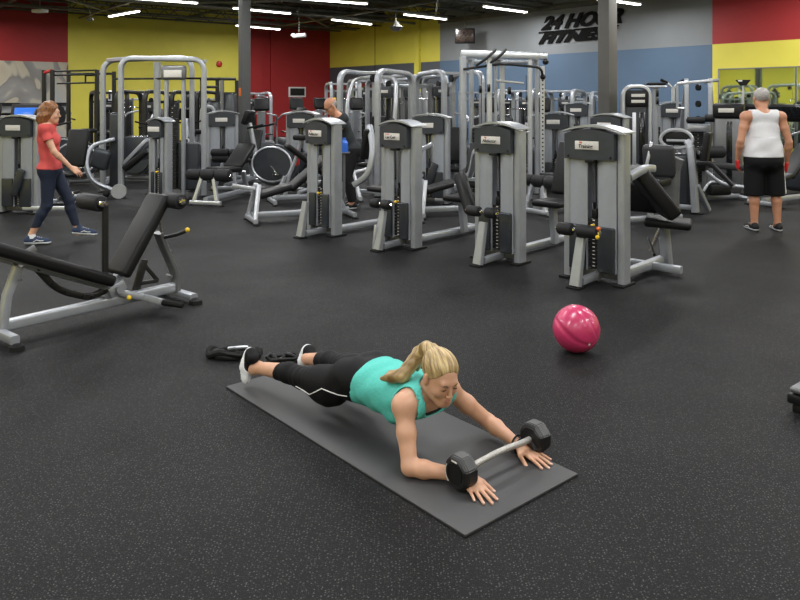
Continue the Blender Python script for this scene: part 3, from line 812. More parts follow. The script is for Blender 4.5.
def shoe(parent, heel, toe, up, L_, m_up, m_sole, accent=None, h=.006, wide=.047, hi=.075, bend=None):
    """heel & toe are sole points"""
    heel, toe = V(heel), V(toe); f = (toe - heel).normalized(); u = V(up); u = (u - f * u.dot(f)).normalized(); l = u.cross(f)
    pts = [heel, toe] if bend is None else [heel, V(bend), toe]
    lo = [min(p[i] for p in pts) - .16 for i in range(3)]; hi_ = [max(p[i] for p in pts) + .16 for i in range(3)]
    Q = lambda x, z, y=0: heel + f * x * L_ + u * z + l * y
    S = Field(lo, hi_, h)
    if bend is None:
        S.cone(Q(.12, .04), Q(.4, .04), .038, .042, .01, l, 1.05); S.cone(Q(.4, .042), Q(.85, .03), .042, .036, .02, u, 1.05); S.cone(Q(.1, .05), Q(.22, .085), .036, .034, .02); S.cone(Q(.85, .03), Q(.92, .026), .034, .028, .01, u, 1.1)
        base = S.full(lambda X, Y, Z: (X - heel.x) * u.x + (Y - heel.y) * u.y + (Z - heel.z) * u.z)
    else:
        b = V(bend); f1 = (b - heel).normalized(); f2 = (toe - b).normalized(); u1 = u; u2 = V(up) - f2 * V(up).dot(f2); u2 = V((0, 0, 1))
        S.cone(heel + f1 * .03 + u1 * .04, heel + f1 * .1 + u1 * .042, .036, .041, .01); S.cone(heel + f1 * .1 + u1 * .042, b + u1 * .02 + u2 * .018, .041, .038, .02); S.cone(heel + f1 * .02 + u1 * .05, heel + f1 * .05 + u1 * .09, .034, .033, .02)
        S.cone(b + u2 * .036 + u1 * .012, toe + u2 * .032 - f2 * .03, .040, .031, .03)
        base = S.full(lambda X, Y, Z: np.minimum((X - heel.x) * u1.x + (Y - heel.y) * u1.y + (Z - heel.z) * u1.z, Z - b.z))
    up_ = np.maximum(S.d, -(base - .018)); o = S.mesh('shoe', m_up, parent, up_, 1)
    so = np.maximum(S.d - .004, np.maximum(base - .024, -(base + .002))); S.mesh('sole', m_sole, o, so, 1)
    if accent is not None and bend is None:
        for y in (-1, 1):
            ps = [S.snap(Q(x, z, y * .06), .001) for x, z in ((.35, .03), (.5, .055), (.62, .04), (.75, .045))]
            MB().tube(ps, .004, 6).make('stripe', accent, o)
    m_ = MB()
    if bend is None:
        for x in (.42, .5, .58, .66): m_.tube([S.snap(Q(x, .09, y), .001) for y in (-.018, 0, .018)], .003, 5)
        m_.make('lace', m_sole, o)
    return S, o

# ---- generic limbs + torso. j : joints, all in the figure's own frame
def build_body(S, j, wd=1., female=False, belly=0., foot=True, glute=1.):
    P = {k: V(v) for k, v in j.items()}
    pel, che = P['pelvis'], P['chest']; U = (che - pel).normalized(); Lf = P.get('left', V((0, 1, 0))); Lf = (Lf - U * U.dot(Lf)).normalized(); Fr = Lf.cross(U)
    R = Matrix((Fr, Lf, U)).transposed()
    a = wd
    S.ell(pel, (.105 * a * (.6 + .4 * glute), .165 * a, .13), R, .0)
    for s_ in (-1, 1): S.ell(pel - Fr * .045 * glute ** 2 - U * .03 + Lf * .075 * s_, (.09 * a * glute, .09 * a, .1), R, .04)
    mid = pel.lerp(che, .5); S.ell(mid + Fr * belly * .5, (.09 * a + belly, (.135 if female else .155) * a, .14), R, .07)
    S.ell(che, (.105 * a, (.145 if female else .17) * a, .17), R, .06)
    if female:
        for s_ in (-1, 1): S.ell(che + Fr * .07 - U * .0 + Lf * .066 * s_, (.046, .055, .055), R, .03)
    S.cone(P['shL'], P['shR'], .052 * a, .052 * a, .05); S.cone(P['shL'].lerp(P['neck'], .35), P['shR'].lerp(P['neck'], .35), .06 * a, .06 * a, .05)
    S.cone(P['neck'] - U * .02, P['headbase'], .052 * a if female else .06 * a, .046 if female else .056, .03)
    for q in 'LR':
        hp, kn, an = P['hip' + q], P['knee' + q], P['ank' + q]
        S.cone(hp, kn, .086 * a, .054 * a, .045); 
        c1 = kn.lerp(an, .28) - Fr * .012; S.cone(kn, c1, .052 * a, .053 * a, .02); S.cone(c1, an, .052 * a, .034 * a, .02)
    return R, Fr, Lf, U
def arms(S, j, wd=1., female=False):
    P = {k: V(v) for k, v in j.items()}
    for q in 'LR':
        sh, el, wr = P['sh' + q], P['el' + q], P['wr' + q]; m = .88 if female else 1.12
        S.ell(sh, (.056 * m * wd,) * 3, None, .03); b = sh.lerp(el, .45)
        S.cone(sh, b, .048 * m * wd, .046 * m * wd, .02); S.cone(b, el, .046 * m * wd, .038 * m * wd, .02)
        c = el.lerp(wr, .25); S.cone(el, c, .037 * m * wd, .040 * m * wd, .02); S.cone(c, wr, .040 * m * wd, .0245 * m * wd, .02)
def brow_lash(S, P, R, parent, mbrow, mlip, lashes=True):
    for y in (-1, 1):
        b = MB(); b.tube([S.snap(P(.09, y * (.016 + .009 * i), .019 + (.004 * i if i < 3 else .004)), .0005) for i in range(4)], [.0022, .0028, .0026, .0014], 6); b.make('eyebrow', mbrow, parent)
        b = MB(); b.tube([S.snap(P(.09, y * (.019 + .0055 * i), -.002 - .0035 * math.sin(PI * i / 4)), .0004) for i in range(5)], [.0012, .002, .0022, .002, .0012], 6); b.make('eyelash', M['ink'], parent)
    b = MB(); b.tube([S.snap(P(.1, -.02 + .01 * i, -.0595 + .002 * (i in (1, 3))), .0003) for i in range(5)], [.0015, .0034, .003, .0034, .0015], 6)
    b.tube([S.snap(P(.1, -.017 + .0085 * i, -.0695), .0003) for i in range(5)], [.0015, .0042, .0046, .0042, .0015], 6); b.make('lips', mlip, parent)
# ------------------------------------------------------------------ planking woman (frame: x along the mat, y across it, z up)
lip = mat('lip_colour', (.45, .2, .15), .4)
wj = dict(pelvis=(.86, .325, .228), chest=(1.17, .328, .245), shR=(1.315, .180, .265), shL=(1.29, .478, .255), neck=(1.315, .328, .29), headbase=(1.38, .315, .35),
          hipR=(.86, .245, .222), hipL=(.86, .405, .222), kneeR=(.48, .195, .145), kneeL=(.46, .45, .15), ankR=(.11, .138, .112), ankL=(.085, .49, .075),
          elR=(1.415, .125, .05), wrR=(1.61, .268, .042), elL=(1.37, .668, .075), wrL=(1.575, .650, .042), left=(0, 1, 0))
wo = thing('person', 'blonde woman in turquoise tank top planking on the grey mat', 'person', A0, MANG)
S = Field((-.12, -.02, -.02), (1.86, .84, .62), .0045)
R_, Fr, Lf, U = build_body(S, wj, .93, True, glute=.8)
# torso field kept for the clothes
hR = frame((math.cos(math.radians(-14)) * math.cos(math.radians(24)), math.sin(math.radians(-14)) * math.cos(math.radians(24)), -math.sin(math.radians(24))), (0, 0, 1))
hc = V((1.418, .308, .397)); HS = .98
S.cone(V(wj['headbase']), hc + hR @ V((-.02, 0, -.03)), .046, .05, .03)
S.ell((1.02, .326, .232), (.17, .128, .098), None, .05)
S.ell((.67, .212, .15), (.14, .078, .086), None, .05); S.ell((.66, .43, .16), (.14, .076, .08), None, .05)
torso = S.d.copy()
PH = head_shape(S, hc, hR, HS, True)
pre = S.d.copy()
arms(S, wj, 1., True)
armd = np.where(S.d < pre, S.d, 1.)
MTT = MT
tR, nR = hand_shape(S, V(wj['wrR']), (.17, -.05, -.022), (0, 0, 1), (0, 1, 0), .06, .2, 1.06)
tL, nL = hand_shape(S, V(wj['wrL']), (.165, -.005, -.022), (0, 0, 1), (0, -1, 0), .06, .17, 1.06)
# ankle to shoe
S.cone(V(wj['ankR']), V((.085, .13, .10)), .034, .036, .02); S.cone(V(wj['ankL']), V((.06, .495, .07)), .034, .034, .02)
body = S.mesh('body', skin_f, wo)
nail = mat('fingernail_pink', (.6, .38, .32), .3)
nails(tR, nR, body, nail); nails(tL, nL, body, nail)
brow_lash(S, PH, hR, body, mat('brow_brown', (.16, .09, .045), .6), lip)
# clothes
X = S.ax[0][:, None, None]; Y = S.ax[1][None, :, None]; Z = S.ax[2][None, None, :]
fold = .0022 * np.sin(70 * X + 24 * Z + 4 * np.sin(14 * Y)) + .0015 * np.sin(38 * X - 60 * Z + 9 * Y)
tank = cloth('turquoise_jersey', (.10, .50, .44), .7)
reg = np.maximum(.93 + .10 * (Z - .23) - X, X - 1.40)
reg = np.maximum(reg, -(armd - .004))                                            # arms stay out
for sy, sx in ((.155, 1.322), (.502, 1.312)):
    reg = np.maximum(reg, .083 - np.sqrt((X - sx) ** 2 + ((Y - sy) * 1.25) ** 2 + (Z - .262) ** 2 * .35))
reg = np.maximum(reg, .085 - np.sqrt((X - 1.378) ** 2 + ((Y - .325) * 1.0) ** 2 + (Z - .31) ** 2 * .4))
hang = np.where((Z < .20) & (X < 1.2), .008, 0)
S.mesh('tank_top', tank, wo, np.maximum(torso - .0105 - fold, reg), 1)
inner = cloth('dark_grey_jersey', (.03, .035, .037))
reg2 = np.maximum(np.maximum(1.05 - X, X - 1.36), -(armd - .012)); 
reg2 = np.maximum(reg2, Z - .27); reg2 = np.maximum(reg2, .055 - np.sqrt((X - 1.39) ** 2 + (Y - .325) ** 2 + (Z - .33) ** 2 * .5))
S.mesh('sports_top', inner, wo, np.maximum(torso - .004, reg2), 1)
legg = cloth('black_stretch_fabric', (.006, .006, .007), .65, .08)
kf = .0018 * np.sin(150 * X + 30 * Z) * np.exp(-((X - .47) / .08) ** 2) + .002 * np.sin(60 * X + 50 * Y) * np.exp(-((X - .8) / .12) ** 2)
reg3 = np.maximum(X - .965, np.where(Y < .33, .295 + .15 * (Z - .13), .225) - X)
lg = S.mesh('leggings', legg, wo, np.maximum(torso - .0045 - kf, reg3), 1)
pl = MB(); ps = []
for (x, z) in ((.50, .11), (.56, .105), (.64, .12), (.70, .155), (.745, .185), (.80, .175), (.86, .16), (.92, .158)):
    ps.append(S.snap((x, .12, z), .0062, torso))
pl.tube(ps, .0028, 6); pl.make('white_piping', M['white'], lg)
# hair
hm = hairmat('blonde_hair', (.17, .10, .035), (.62, .46, .22), (1, 1, 1), 1)
nt = hm.node_tree; L = nt.links; mp = [n for n in nt.nodes if n.type == 'MAPPING'][0]; nz = [n for n in nt.nodes if n.type == 'TEX_NOISE'][0]; tc = [n for n in nt.nodes if n.type == 'TEX_COORD'][0]
sb_ = nt.nodes.new('ShaderNodeVectorMath'); sb_.operation = 'SUBTRACT'; sb_.inputs[1].default_value = tuple(hc + hR @ V((0, 0, .0))); L.new(tc.outputs['Object'], sb_.inputs[0])
vr = nt.nodes.new('ShaderNodeVectorRotate'); vr.rotation_type = 'EULER_XYZ'; vr.inputs['Rotation'].default_value = tuple(hR.transposed().to_euler()); L.new(sb_.outputs[0], vr.inputs['Vector'])
sx_ = nt.nodes.new('ShaderNodeSeparateXYZ'); L.new(vr.outputs[0], sx_.inputs[0])
at = nt.nodes.new('ShaderNodeMath'); at.operation = 'ARCTAN2'; ad2 = nt.nodes.new('ShaderNodeMath'); ad2.operation = 'MULTIPLY_ADD'; ad2.inputs[1].default_value = .6; ad2.inputs[2].default_value = .03; L.new(sx_.outputs['Z'], ad2.inputs[0])
ad3 = nt.nodes.new('ShaderNodeMath'); ad3.operation = 'MULTIPLY_ADD'; ad3.inputs[1].default_value = .45; L.new(sx_.outputs['X'], ad3.inputs[0]); L.new(ad2.outputs[0], ad3.inputs[2])
L.new(sx_.outputs['Y'], at.inputs[0]); L.new(ad3.outputs[0], at.inputs[1])
cx_ = nt.nodes.new('ShaderNodeCombineXYZ'); L.new(at.outputs[0], cx_.inputs['X']); m3 = nt.nodes.new('ShaderNodeMath'); m3.operation = 'MULTIPLY'; m3.inputs[1].default_value = 1.5; L.new(sx_.outputs['X'], m3.inputs[0]); L.new(m3.outputs[0], cx_.inputs['Y'])
L.new(cx_.outputs[0], mp.inputs['Vector']); nz.inputs['Scale'].default_value = 7.0
Hs = Field((1.02, .08, .26), (1.56, .5, .62), .0045)
def HP(x, y, z): return hc + hR @ (V((x, y, z)) * HS)
Hs.ell(HP(-.02, 0, .028), (.0985, .078, .082), hR, 0); 
Xh, Yh, Zh = Hs.ax[0][:, None, None], Hs.ax[1][None, :, None], Hs.ax[2][None, None, :]
inv = hR.transposed()
lx = (inv[0][0] * (Xh - hc.x) + inv[0][1] * (Yh - hc.y) + inv[0][2] * (Zh - hc.z)) / HS
ly = (inv[1][0] * (Xh - hc.x) + inv[1][1] * (Yh - hc.y) + inv[1][2] * (Zh - hc.z)) / HS
lz = (inv[2][0] * (Xh - hc.x) + inv[2][1] * (Yh - hc.y) + inv[2][2] * (Zh - hc.z)) / HS
ang = np.arctan2(ly, lz + .02)
ridge = .0013 * np.sin(46 * ang + 6 * lx)
cut = (np.where(lx > 0, lx * .55, lx * .75) - lz + .036 - 9 * ly * ly) * .75
Hs.d = np.maximum(Hs.d - ridge + .0045 * np.clip(1 + cut / .03, 0, 1), cut); Hs.d = np.maximum(Hs.d, lx - .074 + 2.2 * np.maximum(0, np.abs(ly) - .045))
tail = [HP(-.07, .0, .045), HP(-.108, -.004, .056), HP(-.142, -.014, .035), HP(-.162, -.028, -.008), V((1.235, .243, .362)), V((1.19, .212, .350)), V((1.15, .19, .336))]
rs = [.021, .027, .031, .032, .032, .026, .010]
for k in range(len(tail) - 1): Hs.cone(tail[k], tail[k + 1], rs[k], rs[k + 1], .012)
Hs.cone(tail[3], V((1.24, .33, .372)), .026, .012, .012); Hs.cone(tail[4], V((1.19, .265, .365)), .024, .012, .01)
Hs.d = Hs.d + .0014 * np.sin(170 * (Yh + .5 * Zh - .35 * Xh)) * (Xh < 1.34)
hair = Hs.mesh('hair', hm, wo)
MB().tube([HP(-.092, .0, .063) + (hR @ V((-.4, 0, .8))).cross(V((0, 1, 0))).normalized() * 0 + hR @ V((0.5 * .026 * math.cos(a), .026 * math.sin(a), .8 * .026 * math.cos(a))) for a in np.linspace(0, 2 * PI, 13)[:-1]], .006, 6, closed=True).make('hair_tie', M['plate'], hair)
# shoes
sb, sw = cloth('black_shoe_mesh', (.007, .007, .008), .55), mat('white_shoe_sole', (.68, .70, .72), .5, vary=.05)
shoe(wo, (.025, .135, .185), (.075, .09, .012), (1, -.05, .35), .24, sb, sw, bend=(-.03, .09, .016), h=.005)
shoe(wo, (.03, .515, .12), (.05, .47, .012), (.9, .1, .35), .24, sb, sw, bend=(-.04, .485, .016), h=.005)
# black wrist loops tying the wrists to the bar, bracelet
for (w_, b_, lb) in ((V(wj['wrR']), V((BS, .268, MT + .08)), 0), (V(wj['wrL']), V((BS, .64, MT + .08)), 0)):
    m_ = MB(); c = V((w_.x + .01, w_.y, .038)); m_.tube([c + V((0, .036 * math.cos(a), .031 * math.sin(a))) for a in np.linspace(0, 2 * PI, 17)[:-1]], 1, 8, flat=(.009, .0035), closed=True, up=(1, 0, 0))
    m_.make('wrist_strap', M['black'], wo)
m_ = MB(); m_.tube([V((1.555 + .004 * math.sin(a), .658 + .035 * math.cos(a), .046 + .032 * math.sin(a))) for a in np.linspace(0, 2 * PI, 17)[:-1]], .0045, 8, closed=True, up=(1, 0, 0)); m_.make('bracelet', M['black'], wo)
m_ = MB(); m_.tube([V((BS - .03 + .018 * i, .655 + .006 * math.sin(i), .075 + .018 * math.sin(i * 1.2))) for i in range(5)], 1, 8, flat=(.012, .003)); m_.make('strap_tail', M['black'], wo)
# ------------------------------------------------------------------ standing man seen from behind (frame: x forward = away, y left)
def eyes_of(S, P, parent): 
    for y in (-1, 1): MB().ball(P(.0795, .03 * y, 0), .0085, 10).make('eye', M['ink'], parent)
mc = G(765.5, 231)
mo = thing('person', 'grey haired man in white tank top and black shorts standing with his back turned', 'person', (mc.x, mc.y + .06, 0), 88)
k = .01216
mj = dict(pelvis=(0, 0, .90), chest=(.02, .0, 1.25), shL=(.0, .215, 1.40), shR=(.0, -.215, 1.40), neck=(.0, 0, 1.44), headbase=(.035, 0, 1.53),
          hipL=(0, .10, .86), hipR=(0, -.11, .86), kneeL=(.0, .115, .47), kneeR=(.0, -.15, .47), ankL=(-.02, .115, .09), ankR=(-.03, -.16, .09),
          elL=(-.03, .285, 1.10), elR=(-.03, -.30, 1.09), wrL=(.06, .285, .87), wrR=(.06, -.315, .84), left=(0, 1, 0))
S = Field((-.3, -.5, 0), (.4, .5, 1.85), .0085)
build_body(S, mj, 1.14, False, .05)
hR2 = frame((.95, .0, -.28), (.2, 0, 1)); hc2 = V((.055, 0, 1.625)); S.cone(mj['headbase'], hc2, .055, .055, .02)
torso2 = S.d.copy(); PH2 = head_shape(S, hc2, hR2, 1.12, False); pre = S.d.copy(); arms(S, mj, .98); ad_ = np.where(S.d < pre, S.d, 1.)
hand_shape(S, mj['wrL'], (.15, -.1, -1), (0, 1, 0), (1, 0, 0), .55, .05, 1.08, .008); hand_shape(S, mj['wrR'], (.15, .1, -1), (0, -1, 0), (1, 0, 0), .55, .05, 1.08, .008)
for q in 'LR': S.cone(mj['ank' + q], (mj['ank' + q][0] + .03, mj['ank' + q][1], .06), .038, .04, .02)
b2 = S.mesh('body', skin_m, mo)
X = S.ax[0][:, None, None]; Y = S.ax[1][None, :, None]; Z = S.ax[2][None, None, :]
fold = .004 * np.sin(30 * Z + 18 * Y + 5 * X) * (Z < 1.15) + .003 * np.sin(22 * Y - 16 * Z)
reg = np.maximum(.905 - Z, Z - 1.49); reg = np.maximum(reg, -(ad_ - .012))
for s_ in (-1, 1): reg = np.maximum(reg, .085 - np.sqrt((Y - .245 * s_) ** 2 + ((Z - 1.37) * .55) ** 2 + 0 * X))
reg = np.maximum(reg, .082 - np.sqrt(Y ** 2 + ((Z - 1.535) * .9) ** 2 + 0 * X))
# shirt hangs straight below the chest
TT = Field((-.3, -.5, 0), (.4, .5, 1.85), .0085); TT.d = torso2.copy()
TT.ell((.0, 0, .95), (.16, .225, .32), None, .05); TT.ell((0, 0, .86), (.165, .228, .2), None, .03); shirtd = TT.d - .012
S.mesh('tank_top', cloth('white_jersey', (.62, .62, .64), .75, .1), mo, np.maximum(shirtd - fold, reg), 2)
Q = Field((-.3, -.45, .38), (.35, .45, 1.0), .0085)
Q.ell((-.01, 0, .88), (.172, .225, .17), None, 0); Q.ell((-.05, 0, .84), (.135, .2, .12), None, .03)
for q in 'LR':
    h_, k_ = V(mj['hip' + q]), V(mj['knee' + q]); Q.cone(h_ , k_ + V((0, 0, -.06)), .118, .118, .05)
Xq, Yq, Zq = Q.ax[0][:, None, None], Q.ax[1][None, :, None], Q.ax[2][None, None, :]
fd = .005 * np.sin(40 * Yq + 6 * Zq) * (Zq < .8)
sh_ = Q.mesh('shorts', cloth('black_shorts_fabric', (.006, .006, .007), .7), mo, np.maximum(Q.d - fd, np.maximum(Zq - .955, .432 - Zq)), 2)
for s_ in (-1,):
    MB().tube([Q.snap((-.02, .3 * s_, z), .002) for z in np.linspace(.46, .90, 10)], 1, 8, flat=(.012, .004), up=(1, 0, 0)).make('white_stripe', M['white'], sh_)
HB_ = Field((-.1, -.13, 1.5), (.2, .13, 1.8), .006)
ihr = hR2.transposed(); c_ = hc2
HB_.ell(hc2 + hR2 @ V((-.02, 0, .036)), (.111, .089, .098), hR2, 0)
Xh, Yh, Zh = HB_.ax[0][:, None, None], HB_.ax[1][None, :, None], HB_.ax[2][None, None, :]
lx = ihr[0][0] * (Xh - c_.x) + ihr[0][1] * (Yh - c_.y) + ihr[0][2] * (Zh - c_.z); lz = ihr[2][0] * (Xh - c_.x) + ihr[2][1] * (Yh - c_.y) + ihr[2][2] * (Zh - c_.z)
greyhair = hairmat('short_grey_hair', (.22, .2, .19), (.42, .4, .38), (1, 1, 1), 90)
HB_.mesh('hair', greyhair, mo, np.maximum(HB_.d, np.maximum(lx * .8 - lz - .01, -lz - .045)), 1)
for q, s_ in (('L', 1), ('R', -1)):
    g = Field(V(mj['wr' + q]) - V((.12, .12, .24)), V(mj['wr' + q]) + V((.12, .12, .08)), .006)
    hand_shape(g, mj['wr' + q], (.15, -.1 * s_, -1), (0, s_, 0), (1, 0, 0), .55, .05, 1.08, .008)
    zz = g.ax[2][None, None, :] + 0 * g.d; w_ = V(mj['wr' + q])
    g.mesh('glove', M['red'], mo, np.maximum(g.d - .005, np.maximum(zz - (w_.z + .0), (w_.z - .125) - zz)), 1, 'red training glove')
    a = V(mj['ank' + q]); shoe(mo, (a.x - .075, a.y, .0), (a.x + .21, a.y + .02 * s_, .0), (0, 0, 1), .285, cloth('black_sneaker_' + q, (.015, .015, .016), .6), sw, M['white'], h=.007)
    m_ = MB(); m_.tube([(a.x, a.y, .075), (a.x, a.y, .11)], .042, 14); m_.make('sock', M['black'], mo)
eyes_of(S, PH2, b2)

# ------------------------------------------------------------------ woman walking to the right (frame: x forward, y left)
gc = V(((48 - 400) * 8.35 / F, 8.35, 0))
go = thing('person', 'red haired woman in coral t-shirt walking past the grey tower at left', 'person', gc, 18)
k = .0113 / math.cos(math.radians(18))
def zz_(y): return EYE - (y - HORIZON) * 8.35 / F
gj = dict(pelvis=(.03, 0, .86), chest=(.0, 0, 1.16), shL=(-.01, .165, 1.28), shR=(-.02, -.165, 1.28), neck=(-.01, 0, 1.315), headbase=(-.005, 0, 1.385),
          hipL=(.04, .085, .82), hipR=(.02, -.085, .82), kneeL=(.21, .07, .46), kneeR=(-.0, -.09, .43), ankL=(.30, .06, .125), ankR=(-.155, -.09, .11),
          elR=(.09, -.215, 1.035), wrR=(.255, -.19, .86), elL=(-.1, .225, 1.04), wrL=(.02, .235, .86), left=(0, 1, 0))
S = Field((-.4, -.42, 0), (.55, .45, 1.62), .0075)
build_body(S, gj, .96, True)
hR3 = frame((.97, -.1, -.12), (0, 0, 1)); hc3 = V((.03, 0, 1.462)); S.cone(gj['headbase'], hc3, .045, .045, .02)
torso3 = S.d.copy(); PH3 = head_shape(S, hc3, hR3, .98, True); pre = S.d.copy(); arms(S, gj, .95, True); ad_ = np.where(S.d < pre, S.d, 1.); withar = S.d.copy()
hand_shape(S, gj['wrR'], (.75, .0, -.6), (.3, -.6, .5), (.2, .8, .6), .35, .08, .95, .006); hand_shape(S, gj['wrL'], (.4, 0, -.9), (0, 1, 0), (1, 0, 0), .4, .06, .95, .006)
S.cone(gj['ankL'], (.32, .06, .08), .032, .034, .02); S.cone(gj['ankR'], (-.14, -.09, .07), .032, .034, .02)
b3 = S.mesh('body', skin_f, go)
X = S.ax[0][:, None, None]; Y = S.ax[1][None, :, None]; Z = S.ax[2][None, None, :]
fold = .003 * np.sin(34 * Z + 14 * X) + .002 * np.sin(50 * Z - 22 * Y)
full = np.minimum(torso3, np.where(ad_ < .5, ad_, 1.))
v = (V(gj['elR']) - V(gj['shR'])).normalized()
reg = np.maximum(.835 - .05 * X - Z, Z - 1.345); reg = np.maximum(reg, .085 - np.sqrt((X - .01) ** 2 + Y ** 2 + ((Z - 1.385) * .9) ** 2)); 
for q in 'LR':
    s0, e0 = V(gj['sh' + q]), V(gj['el' + q]); vv = (e0 - s0).normalized(); half = (X - s0.x) * vv.x + (Y - s0.y) * vv.y + (Z - s0.z) * vv.z - .135
    reg = np.maximum(reg, np.minimum(half, .012 - np.where(ad_ < .5, -ad_ + .0, -.5) * 0 - np.where(withar < torso3 - .004, 0, .5)))
S.mesh('t_shirt', cloth('coral_jersey', (.55, .085, .08), .75), go, np.maximum(withar - .011 - fold, reg), 1)
nv = cloth('navy_leggings_fabric', (.02, .026, .045), .6)
reg = np.maximum(Z - .93, -(Z - np.where(Y > -.01, .17, .19)))
lg = S.mesh('leggings', nv, go, np.maximum(torso3 - .006, reg), 1)
MB().tube([S.snap((.1 + .14 * i / 6, .25, .66 - .05 * i), .007, torso3) for i in range(7)], .005, 6).make('yellow_piping', M['yellowknob'], lg)
HB_ = Field((-.2, -.16, 1.2), (.2, .16, 1.62), .006); HB_.ell(hc3 + hR3 @ V((-.022, 0, .036)), (.108, .09, .098), hR3, 0)
HB_.ell(hc3 + V((-.055, 0, -.03)), (.085, .095, .11), None, .04); HB_.ell(hc3 + V((-.085, -.02, -.07)), (.065, .08, .085), None, .03)
Xh, Yh, Zh = HB_.ax[0][:, None, None], HB_.ax[1][None, :, None], HB_.ax[2][None, None, :]
wav = .004 * np.sin(60 * Zh + 30 * Yh) + .003 * np.sin(90 * Yh + 40 * Xh)
lx = Xh - hc3.x + 0 * Yh; HB_.mesh('hair', hairmat('auburn_hair', (.11, .04, .012), (.27, .11, .035), (1, 1, .5), 60), go, np.maximum(HB_.d - wav, np.maximum(lx * .9 - (Zh - hc3.z) * .55 - .03, lx - .075)), 1)
eyes_of(S, PH3, b3); brow_lash(S, PH3, hR3, b3, M['ink'], lip)
ns = cloth('navy_sneaker', (.03, .045, .085), .6)
shoe(go, (.245, .06, .075), (.50, .05, .045), (-.12, 0, 1), .26, ns, sw, M['white'], h=.007)
shoe(go, (-.225, -.09, .012), (.03, -.09, .004), (-.02, 0, 1), .26, ns, sw, M['white'], h=.007)
MB().tube([(-.15, -.09, .075), (-.153, -.09, .12)], .04, 14).make('sock', M['white'], go)

# ------------------------------------------------------------------ man leaning forward behind the weight towers
bc = AT(343, 110, 11.0)
bo = thing('person', 'bald man in dark shirt leaning forward behind the leftmost front weight tower', 'person', (bc.x, 11.0, 0), 200)
bj = dict(pelvis=(-.12, 0, .88), chest=(.02, 0, 1.22), shL=(.06, .2, 1.34), shR=(.04, -.2, 1.36), neck=(.09, 0, 1.38), headbase=(.14, 0, 1.43),
          hipL=(-.12, .1, .84), hipR=(-.12, -.1, .84), kneeL=(-.02, .12, .46), kneeR=(-.1, -.13, .46), ankL=(-.1, .13, .09), ankR=(-.2, -.14, .09),
          elL=(.16, .27, 1.10), elR=(.12, -.28, 1.10), wrL=(.36, .2, 1.02), wrR=(.33, -.2, 1.02), left=(0, 1, 0))
S = Field((-.4, -.42, 0), (.6, .42, 1.72), .009)
build_body(S, bj, 1.05, False, .03); hR4 = frame((.8, .1, -.6), (.5, 0, 1)); hc4 = V((.19, 0, 1.515)); S.cone(bj['headbase'], hc4, .055, .055, .02)
torso4 = S.d.copy(); PH4 = head_shape(S, hc4, hR4, 1.04, False); pre = S.d.copy(); arms(S, bj, 1.05); ad_ = np.where(S.d < pre, S.d, 1.); wa = S.d.copy()
hand_shape(S, bj['wrL'], (1, -.2, -.2), (0, .4, 1), (0, -1, 0), .6, .05, 1.05, .008); hand_shape(S, bj['wrR'], (1, .2, -.2), (0, -.4, 1), (0, 1, 0), .6, .05, 1.05, .008)
for q in 'LR': S.cone(bj['ank' + q], (bj['ank' + q][0] + .03, bj['ank' + q][1], .06), .038, .04, .02)
b4 = S.mesh('body', skin_m, bo)
X = S.ax[0][:, None, None]; Y = S.ax[1][None, :, None]; Z = S.ax[2][None, None, :]
reg = np.maximum(.84 - Z, (X - .09) * .7 + (Z - 1.38) * .72 - .01); reg = np.maximum(reg, np.where(ad_ < torso4 - .01, X * .5 - (Z - 1.16), -1.))
S.mesh('t_shirt', cloth('dark_grey_jersey_shirt', (.03, .034, .036), .75), bo, np.maximum(wa - .012, reg), 1)
S.mesh('trousers', cloth('black_track_fabric', (.012, .012, .013), .7), bo, np.maximum(torso4 - .02, np.maximum(Z - .9, .1 - Z)), 1)
for q, s_ in (('L', 1), ('R', -1)):
    a = V(bj['ank' + q]); shoe(bo, (a.x - .075, a.y, .0), (a.x + .21, a.y, .0), (0, 0, 1), .285, M['black'], sw, None, h=.009)
eyes_of(S, PH4, b4); brow_lash(S, PH4, hR4, b4, M['ink'], lip)
m_ = MB()
for y in (-1, 1):
    m_.tube([PH4(.092, y * .03 + .019 * math.cos(a), .0 + .015 * math.sin(a)) for a in np.linspace(0, 2 * PI, 13)[:-1]], .0025, 6, closed=True, up=(1, 0, 0)); m_.tube([PH4(.09, y * .048, .002), PH4(0, y * .078, .004)], .002, 6)
m_.make('glasses', M['ink'], bo)
HB_ = Field((.0, -.13, 1.38), (.35, .13, 1.7), .007); ihr = hR4.transposed()
HB_.ell(hc4 + hR4 @ V((-.02, 0, .03)), (.1, .082, .085), hR4, 0)
Xh, Yh, Zh = HB_.ax[0][:, None, None], HB_.ax[1][None, :, None], HB_.ax[2][None, None, :]
lx = ihr[0][0] * (Xh - hc4.x) + ihr[0][1] * (Yh - hc4.y) + ihr[0][2] * (Zh - hc4.z); lz = ihr[2][0] * (Xh - hc4.x) + ihr[2][1] * (Yh - hc4.y) + ihr[2][2] * (Zh - hc4.z)
HB_.mesh('hair', greyhair, bo, np.maximum(HB_.d, np.maximum(lx - .01, np.maximum(lz - .03, -lz - .045))), 1, 'short grey hair round the back of the head')
